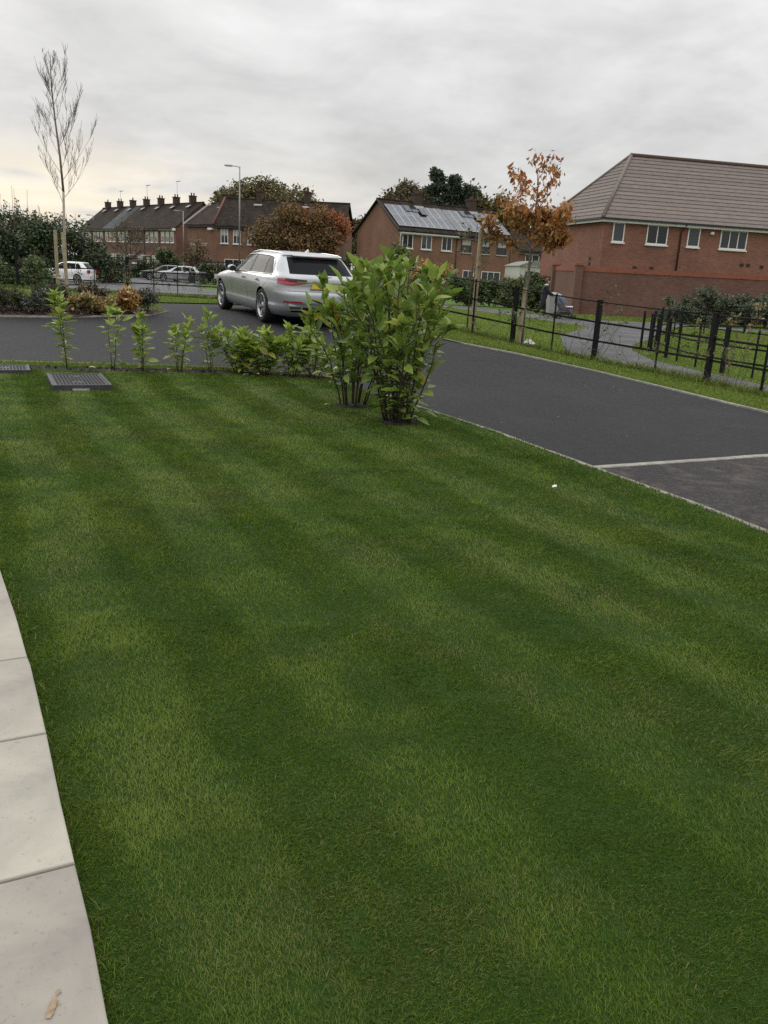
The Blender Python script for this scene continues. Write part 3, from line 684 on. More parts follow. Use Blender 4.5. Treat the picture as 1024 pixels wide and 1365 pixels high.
# terrace down the far street: seven houses, one thing each
A0 = Vector((-47.4, 130.2)); AD = Vector((0.636, -0.772)); AA = math.atan2(AD.y, AD.x); UW = 4.62
t_lab = ['brick terraced house at the far left end of the long row', 'brick terraced house next to the far left end of the row', 'brick terraced house with the pale grey roof in the long row',
         'brick terraced house just right of the pale grey roof, with tall aerial', 'brick terraced house in the middle right of the row with dark windows', 'brick terraced house second from the near end of the long row',
         'brick terraced house at the near right end of the long row, white eaves']
for i in range(7):
    p = A0 + AD * (UW * i)
    h = empty('terraced_house', (p.x, p.y, -0.35), AA, t_lab[i], 'house', 'terraced houses along the far street')
    EV, RI, D = 5.75, 8.75, 7.2
    gable_walls(UW - 0.004, D, EV, RI, BR_TER if i < 6 else BR_TER, h)
    gable_roof(UW - 0.02, D, EV, RI, RF_GREY if i == 2 else RF_DARK, h, verge=(i == 0, i == 6), x0=0.01)
    if i in (0, 1, 2, 6): gutter(h, UW - 0.02, EV, x0=0.01, fascia=WHITE if i == 6 else OFFWH)
    else: gutter(h, UW - 0.02, EV, x0=0.01, fascia=DARKTRIM)
    chimney(h, UW * 0.5, D / 2 - 0.2, RI, 0.80, 1 if i in (0, 2) else 2, aerial={1: 0.5, 3: 0.9, 5: 1.0}.get(i, 0))
    fm = DARKTRIM if i == 4 else WHITE
    for k, cx in enumerate((0.95, 2.3, 3.65)): window(h, cx, 0, 3.95, 0.85, 1.25, lights=2 if i > 3 else 1, fm=fm, curtain=(i != 4))
    window(h, 3.2, 0, 1.0, 1.75, 1.35, lights=3, fm=fm, curtain=True)
    d = MB(); d.bb(0.55, 1.45, -0.04, 0.05, 0.05, 2.15); dd = d.build('door', WHITE if i in (3, 5, 6) else M('brown_door', (0.10, 0.05, 0.035), 0.5), h)
    hd = MB(); hd.bb(1.30, 1.36, -0.10, -0.041, 1.0, 1.12); hd.build('handle', LEAD, dd)
    cp = MB(); cp.bb(0.35, 1.7, -0.75, 0.0, 2.25, 2.38); cp.build('porch_canopy', OFFWH, h)
    pipe(h, 0.03, 0, EV - 0.2)
    if i == 6:
        cb = MB(); cb.box((UW + 0.02, -0.28, EV - 0.28), (0.5, 0.2, 0.28)); cb.build('corner_boxing', WHITE, h)
# link house and the block that stands forward of it
h = empty('link_house', (-23.75, 98.3, -0.30), math.atan2(-0.69, 0.72), 'plain brown brick house between the long row and the house with white windows', 'house')
EV, RI, D, L = 5.85, 8.25, 7.0, 5.6
gable_walls(L, D, EV, RI, BR_TER2, h); gable_roof(L, D, EV, RI, RF_BROWN, h, verge=(1, 0)); gutter(h, L, EV, fascia=DARKTRIM)
vg = MB(); vg.add([(-0.27, -0.3, EV - 0.05), (-0.21, -0.3, EV - 0.05), (-0.21, D / 2, RI + 0.2), (-0.27, D / 2, RI + 0.2), (-0.27, -0.3, EV + 0.13), (-0.21, -0.3, EV + 0.13), (-0.21, D / 2, RI + 0.38), (-0.27, D / 2, RI + 0.38)], [(0, 1, 5, 4), (1, 2, 6, 5), (2, 3, 7, 6), (3, 0, 4, 7), (4, 5, 6, 7), (0, 3, 2, 1)])
vg.build('verge_board', OFFWH, h)
window(h, 1.2, 0, 3.6, 1.1, 0.25, lights=1, fm=OFFWH, sill=False); window(h, 3.4, 0, 3.6, 1.1, 0.25, lights=1, fm=OFFWH, sill=False)
window(h, 0.9, 0, 1.0, 1.2, 1.2, lights=2, fm=DARKTRIM); window(h, 3.8, 0, 1.2, 0.9, 1.0, lights=1, fm=DARKTRIM)
chimney(h, 2.2, D / 2, RI, 0.9, 1); vt = MB(); vt.bb(4.4, 5.2, -0.34, 0.0, EV - 0.62, EV - 0.40); vt.build('eaves_boxing', WHITE, h)
h = empty('terraced_house', (-17.15, 82.4, -0.25), math.atan2(-0.10, 1.0), 'brick house with white windows right of the tall lamp post', 'house')
EV, RI, D, L = 5.25, 7.75, 7.0, 5.9
gable_walls(L - 0.004, D, EV, RI, BR_TER2, h); gable_roof(L - 0.01, D, EV, RI, RF_DARK, h, verge=(1, 0))
rv = MB(); rv.tube([(-0.26, -0.3, EV + 0.02), (-0.26, D / 2, RI + 0.16)], 0.11, 6); rv.build('verge_tiles', RF_RIDGE, h)
gutter(h, 3.6, EV, fascia=DARKTRIM); gutter(h, L - 3.62, EV, x0=3.61, fascia=WHITE)
for cx in (0.75, 1.95, 3.35): window(h, cx, 0, 3.6, 0.72, 1.30, lights=2, curtain=True)
window(h, 4.9, 0, 3.6, 0.8, 1.3, lights=2, curtain=True)
window(h, 2.0, 0, 0.75, 2.5, 1.45, lights=3, curtain=False); pipe(h, 4.05, 0, EV - 0.2)
chimney(h, 3.2, D / 2, RI, 0.8, 1)
h = empty('terraced_house', (-17.15 + 5.9 * 0.995, 82.4 - 0.59, -0.25), math.atan2(-0.10, 1.0), 'brick house mostly hidden behind the red and green autumn tree', 'house')
gable_walls(L, D, EV, RI, BR_TER2, h); gable_roof(L, D, EV, RI, RF_DARK, h, verge=(0, 1)); gutter(h, L, EV, fascia=DARKTRIM)
window(h, 1.0, 0, 3.6, 0.8, 1.3, lights=2); window(h, 3.6, 0, 3.6, 1.4, 1.3, lights=2); window(h, 3.2, 0, 0.8, 2.0, 1.4, lights=3); chimney(h, 2.0, D / 2, RI, 0.9, 2)

# pair of houses with solar roofs
SD = Vector((0.87, 0.49)).normalized(); SA = math.atan2(SD.y, SD.x); S0 = Vector((0.02, 75.0))
m_, t_, b_ = base_mat('solar_glass'); _c = ramp(t_, noise(t_, 0.9, 3), [(0.3, (0.10, 0.112, 0.13)), (0.7, (0.145, 0.16, 0.18))])
lnk(t_, _c, b_.inputs['Base Color']); b_.inputs['Roughness'].default_value = 0.42; b_.inputs['Specular IOR Level'].default_value = 0.32; b_.inputs['Coat Weight'].default_value = 0.08; b_.inputs['Coat Roughness'].default_value = 0.1
SOLAR = m_
PFRM = M('solar_frame', (0.50, 0.50, 0.51), 0.45, 0.1, 4, metal=0.4)
SOLDK = M('rooflight_glass', (0.03, 0.033, 0.04), 0.1, 0.2, 3)
for i in range(2):
    p = S0 + SD * (5.95 * i); L = 5.95; D = 8.0; EV, RI = 5.20, 7.72
    h = empty('semi_detached_house', (p.x, p.y, -0.10 if i == 0 else -0.13), SA, 'brick house with solar panels and a bare gable end' if i == 0 else 'brick house with solar panels nearest the orange autumn tree', 'house', 'houses with solar roofs')
    gable_walls(L - 0.004, D, EV, RI, BR_SOL, h); rf = gable_roof(L - 0.02, D, EV, RI, RF_DARK, h, verge=(i == 0, i == 1), x0=0.01)
    gutter(h, L - 0.02, EV, x0=0.01, mat=OFFWH if i == 0 else GUTTER, fascia=OFFWH)
    chimney(h, 3.75, D / 2 - 0.15, RI, 0.75, 2, 0.7, aerial=0.0)
    ang = math.atan2(RI - EV, D / 2); cs, sn = math.cos(ang), math.sin(ang)
    pm = MB(); pm.box((0, 0, 0), (0.66, 1.62, 0.03)); pme = pm.mesh('solar_panel', SOLAR)
    fm_ = MB()
    for sx in (-1, 1): fm_.box((sx * 0.343, 0, 0.002), (0.026, 1.68, 0.05))
    for sy in (-1, 1): fm_.box((0, sy * 0.827, 0.002), (0.66, 0.026, 0.05))
    fme = fm_.mesh('panel_frame', PFRM); dk = MB(); dk.box((0, 0, 0), (0.60, 0.95, 0.05)); dme = dk.mesh('rooflight', SOLDK)
    for row in range(2):
        for k in range(8):
            cx = 0.42 + k * 0.725; s_ = 0.75 + 0.95 + row * 1.74 - 0.35
            if row == 1 and k in (4,): continue
            o = link('solar_panel', pme, h); o.location = (cx, -0.25 + s_ * cs, EV - 0.25 * sn / cs + 0.23 + s_ * sn); o.rotation_euler = (ang, 0, 0); link('panel_frame', fme, o)
            if row == 1 and k in (3,):
                q = link('rooflight', dme, h); q.location = (cx + 0.25, -0.25 + (s_ + 0.3) * cs, EV + 0.28 - 0.25 * sn / cs + (s_ + 0.3) * sn); q.rotation_euler = (ang, 0, 0)
            if row == 1 and k in (2, 5):
                q = link('rooflight', dme, h); q.location = (cx + (0.3 if k == 2 else -0.45), -0.25 + (s_ + (0.32 if k == 2 else -0.1)) * cs, EV + 0.30 - 0.25 * sn / cs + (s_ + (0.32 if k == 2 else -0.1)) * sn); q.rotation_euler = (ang, 0, 0)
    fm = WHITE if i == 0 else DARKTRIM
    xs_ = (0.85, 2.75, 4.85) if i == 0 else (1.0, 3.0, 4.9)
    for cx in xs_: window(h, cx, 0, 3.72, 1.05, 1.15, lights=2 if i == 0 else 1, fm=fm, curtain=(i == 1))
    window(h, 3.9, 0, 0.85, 2.1, 1.35, lights=3, curtain=False); window(h, 1.4, 0, 0.85, 1.2, 1.35, lights=2)
    if i == 0:
        m = MB(); m.tube([(0.06, -0.28, EV - 0.25), (0.06, -0.10, EV - 0.55), (0.06, -0.08, 0)], 0.045, 6); m.build('downpipe', WHITE, h)
        m = MB(); m.add([(-0.27, -0.3, EV - 0.1), (-0.21, -0.3, EV - 0.1), (-0.21, D / 2, RI + 0.02), (-0.27, D / 2, RI + 0.02), (-0.27, -0.3, EV + 0.07), (-0.21, -0.3, EV + 0.07), (-0.21, D / 2, RI + 0.15), (-0.27, D / 2, RI + 0.15)], [(0, 1, 5, 4), (1, 2, 6, 5), (2, 3, 7, 6), (3, 0, 4, 7), (4, 5, 6, 7), (0, 3, 2, 1)])
        m.build('verge_board', DARKTRIM, h)
    pipe(h, 5.9, 0, EV - 0.2)
# small white house far behind, seen between the semis and the new house
h = empty('white_house', (12.6, 92.0, -0.1), 0.15, 'distant house with white bay seen right of the solar roofs', 'house')
gable_walls(7, 6, 4.6, 6.6, BR_SOL, h); gable_roof(7, 6, 4.6, 6.6, RF_BROWN, h); gutter(h, 7, 4.6)
window(h, 1.6, 0, 3.0, 1.5, 1.2, lights=2); window(h, 4.4, 0, 3.0, 1.5, 1.2, lights=2); window(h, 2.2, 0, 0.6, 2.2, 1.4, lights=3)

# the new house on the right: hipped roof with real tile courses
EA = math.atan2(0.22, 0.975); E0 = Vector((10.67, 46.0))
h = empty('detached_house', (E0.x, E0.y, -0.05), EA, 'large new red brick house with a brown tiled hipped roof', 'house')
L, D, EV, RI, HX = 24.0, 8.2, 5.10, 8.58, 3.1
m = MB(); m.add([(0, 0, -1), (L, 0, -1), (L, D, -1), (0, D, -1), (0, 0, EV), (L, 0, EV), (L, D, EV), (0, D, EV)], [(0, 1, 5, 4), (1, 2, 6, 5), (2, 3, 7, 6), (3, 0, 4, 7)]); m.build('wall', BR_NEW, h)
m_, t_, b_ = base_mat('brown_concrete_tiles'); _v = t_.nodes.new('ShaderNodeTexCoord').outputs['Object']; _oi = t_.nodes.new('ShaderNodeObjectInfo')
_c = ramp(t_, noise(t_, 3.0, 5, vec=_v), [(0.3, (0.135, 0.105, 0.092)), (0.7, (0.178, 0.142, 0.126))])
_c = mix(t_, 1.0, _c, ramp(t_, _oi.outputs['Random'], [(0, (0.88,) * 3), (1, (1.08,) * 3)]), 'MULTIPLY')
_c = mix(t_, 1.0, _c, ramp(t_, noise(t_, 40, 2, vec=_v), [(0.3, (0.85,) * 3), (0.7, (1.15,) * 3)]), 'MULTIPLY')
lnk(t_, _c, b_.inputs['Base Color']); b_.inputs['Roughness'].default_value = 0.75; TILES = m_
OV = 0.28; slF = (RI - EV) / (D / 2); slH = (RI - EV) / HX
core = MB(); core.add([(-OV, -OV, EV - OV * slF * 0.9), (L + OV, -OV, EV - OV * slF * 0.9), (L + OV, D + OV, EV - OV * slF * 0.9), (-OV, D + OV, EV - OV * slF * 0.9), (HX, D / 2, RI - 0.03), (L - HX, D / 2, RI - 0.03)],
                      [(0, 1, 5, 4), (1, 2, 5), (2, 3, 4, 5), (3, 0, 4), (0, 3, 2, 1)])
rf = core.build('roof', TILES, h)
NC = 17
for k in range(NC):
    a, b = k / NC, (k + 1) / NC + 0.006; b = min(b, 1)
    def F(t, up): # front slope left and right ends at height fraction t
        y = -OV + t * (D / 2 + OV); z = EV - OV * slF * 0.9 + t * (RI - EV + OV * slF * 0.9); xl = -OV + t * (HX + OV); xr = L + OV - t * (HX + OV)
        n = Vector((0, -slF, 1)).normalized() * up
        return (xl + 0.02, y + n.y, z + n.z), (xr - 0.02, y + n.y, z + n.z)
    def Hs(t, up): # left hip slope near and far ends
        x = -OV + t * (HX + OV); z = EV - OV * slF * 0.9 + t * (RI - EV + OV * slF * 0.9); y0 = -OV + t * (D / 2 + OV); y1 = D + OV - t * (D / 2 + OV)
        n = Vector((-slH, 0, 1)).normalized() * up
        return (x + n.x, y0 + 0.02, z + n.z), (x + n.x, y1 - 0.02, z + n.z)
    for fn in (F, Hs):
        l0, r0 = fn(a, 0.050); l1, r1 = fn(b, 0.020); l2, r2 = fn(a, 0.004)
        m = MB(); m.add([l2, r2, r0, l0, l1, r1], [(0, 1, 2, 3), (3, 2, 5, 4)] if fn is F else [(1, 0, 3, 2), (2, 3, 4, 5)])
        m.build('tile_course', TILES, rf)
zc_ = EV - OV * slF * 0.9
m = MB(); m.tube([(-OV, -OV, zc_ + 0.05), (HX, D / 2, RI + 0.05)], 0.10, 7); m.build('hip_tiles', TILES, rf)
m = MB(); m.tube([(-OV, D + OV, zc_ + 0.05), (HX, D / 2, RI + 0.05)], 0.10, 7); m.build('hip_tiles', TILES, rf)
m = MB(); m.tube([(HX - 0.05, D / 2, RI + 0.05), (L - HX, D / 2, RI + 0.05)], 0.12, 7); m.build('ridge_tiles', M('ridge_brown', (0.085, 0.052, 0.042), 0.8, 0.3, 6), rf)
m = MB(); m.bb(-OV - 0.10, L, -OV - 0.12, -OV - 0.004, zc_ - 0.05, zc_ + 0.045); m.bb(-OV - 0.12, -OV - 0.004, -OV + 0.0, D + OV, zc_ - 0.05, zc_ + 0.045); m.build('gutter', GUTTER, h)
m = MB(); m.bb(-OV, L, -OV, -OV + 0.03, zc_ - 0.17, zc_ - 0.055); m.bb(-OV, -OV + 0.03, -OV + 0.031, D + OV, zc_ - 0.17, zc_ - 0.055); m.bb(-OV + 0.031, L, -OV + 0.031, -0.003, zc_ - 0.17, zc_ - 0.14); m.build('fascia', WHITE, h)
CREAM = M('window_white', (0.75, 0.74, 0.71), 0.4, 0.06, 4)
for cx, wd, n in ((0.82, 0.66, 1), (3.05, 1.22, 2), (5.2, 0.72, 1), (7.6, 1.62, 3)):
    window(h, cx, 0, 3.76, wd, 0.98, lights=n, fm=CREAM)
m = MB(); m.tube([(4.55, -OV - 0.04, zc_ - 0.02), (4.50, -OV + 0.05, zc_ - 0.16), (4.42, -0.06, zc_ - 0.42), (4.42, -0.06, 0)], 0.045, 7); m.build('downpipe', M('brown_pipe', (0.05, 0.022, 0.018), 0.5, 0.2, 4), h)
VENT = M('dark_vent', (0.03, 0.016, 0.014), 0.7, 0.2, 9)
for cx, z in ((-0.003, 2.9), (3.0, 2.55), (2.0, 2.52), (8.35, 3.0), (8.75, 3.0), (9.6, 2.95)):
    if cx < 0:
        for dz in (0, 0.28): m = MB(); m.box((-0.012, 1.3, z - dz), (0.03, 0.22, 0.16)); m.build('air_vent', VENT, h)
    else: m = MB(); m.box((cx, -0.012, z), (0.22, 0.03, 0.16)); m.build('air_vent', VENT, h)
m = MB(); m.bb(6.15, 6.33, -0.12, -0.002, 4.45, 4.59); m.build('security_light', CREAM, h)

# garden wall
WL = [(8.72, 48.2), (9.12, 44.1), (17.8, 41.85), (26, 39.7)]
gw = empty('garden_wall', (9.12, 44.1, 0), 0, 'long red brick garden wall with an orange brick coping below the new house', 'wall')
for (a, b) in zip(WL, WL[1:]):
    a, b = Vector((*a, 0)), Vector((*b, 0)); L = (b - a).length; t = (b - a) / L; ang = math.atan2(t.y, t.x)
    m = MB(); m.bb(0.0, L, 0, 0.215, -0.4, 2.13); o = m.build('wall_panel', BR_WALL, gw); o.location = a - Vector((9.12, 44.1, 0)); o.rotation_euler = (0, 0, ang)
    m = MB(); m.bb(-0.02, L + 0.02, -0.03, 0.245, 2.132, 2.36); o = m.build('coping', COPE, gw); o.location = a - Vector((9.12, 44.1, 0)); o.rotation_euler = (0, 0, ang)
for q in ((8.60, 48.2), (9.02, 44.02)):
    m = MB(); m.bb(-0.02, 0.36, -0.16, 0.22, -0.4, 2.40); o = m.build('pier', BR_WALL, gw); o.location = (q[0] - 9.12, q[1] - 44.1, 0)
    m = MB(); m.bb(-0.06, 0.40, -0.20, 0.26, 2.402, 2.50); o = m.build('pier_cap', COPE, gw); o.location = (q[0] - 9.12, q[1] - 44.1, 0)
# pale garage beyond the hedge
h = empty('garage', (9.55, 68, -0.05), 0.1, 'small pale rendered garage behind the hedge beside the new house', 'garage')
REND = M('pale_render', (0.55, 0.54, 0.50), 0.9, 0.12, 3)
m = MB(); m.bb(0, 3.2, 0, 5, -0.5, 2.6); m.build('wall', REND, h)
m = MB(); n_ = 9; vs = [(-0.15 + 0, y, 0) for y in (0,)]
pr = [(-0.12 + 1.72 * (1 - math.cos(math.pi * k / (2 * n_))) if False else -0.12 + 3.44 * k / n_, 2.62 + 0.45 * math.sin(math.pi * k / n_)) for k in range(n_ + 1)]
vs = [(x, -0.15, z) for x, z in pr] + [(x, 5.15, z) for x, z in pr]; m.add(vs, [(k, k + 1, n_ + 2 + k, n_ + 1 + k) for k in range(n_)] + [tuple(range(n_ + 1))]); m.build('roof', M('grey_felt_roof', (0.22, 0.23, 0.20), 0.9, 0.2, 3), h)
m = MB(); m.bb(0.5, 1.5, -0.04, 0.02, 0.9, 2.2); m.build('window', DARKTRIM, h)

# ------------------------------------------------------------------ lamp posts
GALV = M('galvanised_steel', (0.26, 0.27, 0.27), 0.5, 0.2, 3, metal=0.5)
def lamp(x, y, z0, H, arm, label, ang=math.pi):
    t = empty('street_lamp', (x, y, z0), ang, label, 'street lamp', 'street lamps along the far street')
    m = MB(); m.tube([(0, 0, -0.3), (0, 0, 1.6)], [0.10, 0.10], 8); m.tube([(0, 0, 1.6), (0, 0, H)], [0.065, 0.05], 8); m.build('pole', GALV, t)
    m = MB(); m.tube([(0, 0, H - 0.06), (arm * 0.4, 0, H + 0.0), (arm, 0, H + 0.03)], 0.032, 6); m.build('arm', GALV, t)
    m = MB(); hd = [(0, 0.05, 0.03), (0.12, 0.12, 0.06), (0.5, 0.15, 0.06), (0.66, 0.05, 0.03)]
    vs = [(arm + a, s * b, H + 0.03 + c * k) for a, b, c in hd for s in (-1, 1) for k in (-1, 1)]
    m.add(vs, [(i * 4 + p, i * 4 + q, i * 4 + 4 + q, i * 4 + 4 + p) for i in range(3) for p, q in ((0, 2), (2, 3), (3, 1), (1, 0))] + [(0, 1, 3, 2), (12, 14, 15, 13)]); m.build('lantern', M('lantern_grey', (0.33, 0.34, 0.34), 0.5, 0.15, 4), t)
lamp(-12.75, 70, -0.22, 9.1, 0.55, 'tall grey street lamp standing behind the silver car')
lamp(-23.4, 95, -0.30, 7.0, 0.35, 'shorter grey street lamp beside the near end of the long brick row')
lamp(-45.4, 130, -0.30, 7.6, 0.4, 'farthest small street lamp in front of the far end of the brick row')
# ------------------------------------------------------------------ foliage helpers
LAUREL = leafmat('laurel_leaf', [(0.0, (0.106, 0.169, 0.035)), (0.35, (0.188, 0.285, 0.053)), (0.7, (0.269, 0.375, 0.075)), (0.95, (0.362, 0.450, 0.106)), (1.0, (0.500, 0.500, 0.112))], 0.30, 0.36)
LAUREL_Y = leafmat('young_laurel_leaf', [(0.0, (0.162, 0.254, 0.037)), (0.5, (0.248, 0.356, 0.052)), (0.92, (0.346, 0.443, 0.076)), (1.0, (0.486, 0.475, 0.108))], 0.36, 0.36)
YELL = leafmat('yellowed_leaf', [(0, (0.50, 0.34, 0.04)), (0.6, (0.55, 0.45, 0.08)), (1, (0.45, 0.22, 0.03))], 0.5, 0.3)
PALEL = leafmat('pale_turned_leaf', [(0, (0.50, 0.46, 0.26)), (1, (0.58, 0.52, 0.34))], 0.5, 0.3)
STEM = M('laurel_stem', (0.050, 0.036, 0.022), 0.8, 0.35, 20)
BARK = M('tree_bark', (0.085, 0.070, 0.055), 0.9, 0.35, 10, 0.5, 30)
BIRCH = M('young_birch_bark', (0.33, 0.29, 0.24), 0.8, 0.4, 12)
TWIG = M('bare_twig', (0.105, 0.082, 0.066), 0.85, 0.3, 12)
STAKE = M('timber_stake', (0.34, 0.27, 0.18), 0.85, 0.3, 8, 0.4, 60)

def leaf_mesh(name, mat, seed, ln=1.0, wd=0.36, droop=0.18):
    r = random.Random(seed); n = 5; vs = []; fs = []
    for i in range(n + 1):
        t = i / n; w_ = wd / 2 * math.sin(math.pi * min(1, 0.05 + 0.95 * t ** 0.85)) ** 0.8 if 0 < t < 1 else 0.012
        z = -droop * t * t * (1 + 0.3 * r.random()) + 0.02 * math.sin(5 * t + seed)
        vs += [(t * ln, -w_, z + w_ * 0.42), (t * ln, 0, z), (t * ln, w_, z + w_ * 0.42 + 0.01)]
    for i in range(n):
        a = i * 3; fs += [(a, a + 3, a + 4, a + 1), (a + 1, a + 4, a + 5, a + 2)]
    me = bpy.data.meshes.new(name); me.from_pydata(vs, [], fs); me.update(); me.materials.append(mat)
    for p in me.polygons: p.use_smooth = True
    return me
LEAFS = {}
def leafs(mat):
    if mat.name not in LEAFS: LEAFS[mat.name] = [leaf_mesh('leaf', mat, k, 1.0, 0.45 + 0.04 * (k % 3), 0.05 + 0.07 * k) for k in range(4)]
    return LEAFS[mat.name]
def frame_from(d, up):
    d = d.normalized(); s = up.cross(d)
    if s.length < 1e-4: s = Vector((1, 0, 0)).cross(d)
    s.normalize(); u = d.cross(s)
    return Matrix((( d.x, s.x, u.x), (d.y, s.y, u.y), (d.z, s.z, u.z))).to_4x4()
def shrub(name, loc, H, nst, spread, lsize, label, cat, mat, seed, nleaf=14, bare=0.25, group=None, limit=300, yellow=0, pale=0, lean=(0, 0), twigr=0.007, upright=0.55, stemmat=None, tophead=6):
    """multi-stemmed broadleaf shrub: stems, single leaves"""
    r = random.Random(seed); root = empty(name, (*loc, gf(*loc) - 0.02), 0, label, cat, group)
    sm_ = MB(); L = []
    for s in range(nst):
        a = r.uniform(0, 2 * math.pi); rad = spread * math.sqrt(r.random()); h = H * r.uniform(0.62, 1.0)
        if s == 0: h = H; rad *= 0.5
        p0 = Vector((math.cos(a) * rad * 0.24, math.sin(a) * rad * 0.24, 0))
        p3 = Vector((math.cos(a) * rad + lean[0], math.sin(a) * rad * 0.9 + lean[1], h))
        pts = []
        for k in range(7):
            t = k / 6; q = p0.lerp(p3, t); q.x = p0.x + (p3.x - p0.x) * t ** 1.25; q.y = p0.y + (p3.y - p0.y) * t ** 1.25
            q += Vector((r.gauss(0, 1), r.gauss(0, 1), 0)) * 0.022 * H * t; pts.append(q)
        sm_.tube(pts, [twigr * (1.25 - 0.8 * k / 6) for k in range(7)], 5)
        ph = r.uniform(0, 6.28); nl = int(nleaf * h / H * r.uniform(0.8, 1.2))
        def at(t):
            f = t * 6; i = min(5, int(f)); return pts[i].lerp(pts[i + 1], f - i), (pts[i + 1] - pts[i]).normalized()
        for k in range(nl):
            t = bare * r.uniform(0.6, 1.1) + (1 - bare) * ((k + r.random()) / nl) ** 0.85; t = min(t, 0.995)
            q, d = at(t); ph += 2.4 + r.gauss(0, 0.3)
            side = Vector((math.cos(ph), math.sin(ph), 0)); side = (side - d * side.dot(d)).normalized()
            el = upright * (0.25 + 1.2 * t) + r.gauss(0, 0.22)
            dr = side * math.cos(el) + d * math.sin(el) + Vector((0, 0, -0.15 * (1 - t)))
            # some leaves hang on short side twigs
            off = (side + Vector((0, 0, r.uniform(0, 0.8)))) * r.uniform(0.0, 0.15) * H * 0.6 if r.random() < 0.5 else Vector((0, 0, 0))
            if off.length > 0.02: sm_.tube([q, q + off], twigr * 0.35, 4, cap=False)
            L.append((q + off, dr, lsize * r.uniform(0.6, 1.2) * (0.8 + 0.35 * t)))
        q, d = at(0.999)
        for k in range(tophead):
            g = ph + k * 2 * math.pi / tophead * 1.6; side = Vector((math.cos(g), math.sin(g), 0)); el = r.uniform(0.55, 1.25)
            L.append((q - d * r.uniform(0, 0.05), side * math.cos(el) + d * math.sin(el), lsize * r.uniform(0.6, 1.0)))
    st = sm_.build('stems', stemmat or STEM, root)
    cdir = (Vector((0, 0, 1.6)) - root.location); cdir.z *= 0.3; cdir.normalize()
    L.sort(key=lambda q: -(q[0].dot(cdir)) + r.gauss(0, 0.06))
    lm = leafs(mat); rest = []
    for i, (q, d, s) in enumerate(L):
        F = frame_from(d, Vector((r.gauss(0, 0.35), r.gauss(0, 0.35), 1)))
        Mx = Matrix.Translation(q) @ F @ Matrix.Diagonal((s, s, s, 1))
        if i < limit:
            me = lm[i % 4]
            if yellow and i < 60 and i % (60 // yellow) == 5: me = leafs(YELL)[i % 4]
            if pale and i < 60 and i % (60 // pale) == 8: me = leafs(PALEL)[i % 4]
            o = link('leaf', me, root); o.matrix_basis = Mx
        else: rest.append((lm[i % 4], Mx))
    if rest:
        b = bmesh.new()
        for me, Mx in rest:
            n0 = len(b.verts); b.from_mesh(me); b.verts.ensure_lookup_table()
            for v in b.verts[n0:]: v.co = Mx @ v.co
        me = bpy.data.meshes.new('inner_leaves'); b.to_mesh(me); b.free(); me.materials.append(mat)
        for p in me.polygons: p.use_smooth = True
        o = link('inner_leaves', me, root); o['kind'] = 'stuff'
    return root

def leafcloud(centers, radii, n, size, seed, squash=0.8, shell=0.55, droop=0.0, aspect=0.55, dens_noise=None, wts=None):
    """arrays of bent leaf quads spread through overlapping clumps"""
    g = np.random.default_rng(seed); C = np.asarray(centers, float); Rr = np.asarray(radii, float)
    w_ = Rr ** 2 if wts is None else np.asarray(wts, float); k = g.choice(len(C), n, p=w_ / w_.sum())
    d = g.normal(size=(n, 3)); d /= np.linalg.norm(d, axis=1)[:, None]
    rr = Rr[k] * (shell + (1 - shell) * g.random(n)) * (0.82 + 0.36 * g.random(n))
    P = C[k] + d * rr[:, None] * np.array([1, 1, squash])
    t = g.normal(size=(n, 3)); t[:, 2] = t[:, 2] * 0.7 - droop; t /= np.linalg.norm(t, axis=1)[:, None]
    q = g.normal(size=(n, 3)) + 0.8 * d + np.array([0, 0, 0.5]); b = np.cross(t, q); b /= np.linalg.norm(b, axis=1)[:, None]; nn = np.cross(t, b)
    s = size * (0.6 + 0.8 * g.random(n))[:, None]
    V = np.stack([P, P + t * s * 0.5 + b * s * aspect / 2 + nn * s * 0.08, P + t * s, P + t * s * 0.5 - b * s * aspect / 2 + nn * s * 0.08], 1)
    return V.reshape(-1, 3), n
def crown(name, mat, parent, *clouds):
    V = np.concatenate([c[0] for c in clouds]); n = sum(c[1] for c in clouds)
    return link(name, np_mesh(name, V, np.full(n, 4), np.arange(4 * n), mat, smooth=False), parent)
def limbs(m, p, d, L, r0, depth, rnd, split=3, up=0.35, minr=0.01, sides=6, ends=None, bend=0.18):
    """recursive branching"""
    pts = [p.copy()]; q = p.copy(); dd = d.normalized(); n = 4
    for k in range(n):
        dd = (dd + Vector((rnd.gauss(0, bend), rnd.gauss(0, bend), rnd.gauss(0, bend) + up * 0.12))).normalized(); q = q + dd * L / n; pts.append(q.copy())
    m.tube(pts, [max(minr, r0 * (1 - 0.45 * k / n)) for k in range(n + 1)], sides if depth > 1 else 4, cap=False)
    if ends is not None: ends.append(q.copy())
    if depth <= 0: return
    for s in range(split):
        k = rnd.randint(2, n) if s else n
        a = rnd.uniform(0, 6.28); side = Vector((math.cos(a), math.sin(a), 0)); side = (side - dd * side.dot(dd)).normalized()
        nd_ = (dd * rnd.uniform(0.55, 0.9) + side * rnd.uniform(0.45, 0.85) + Vector((0, 0, up))).normalized()
        limbs(m, pts[k], nd_, L * rnd.uniform(0.6, 0.8), r0 * 0.58, depth - 1, rnd, split, up, minr, sides, ends, bend)

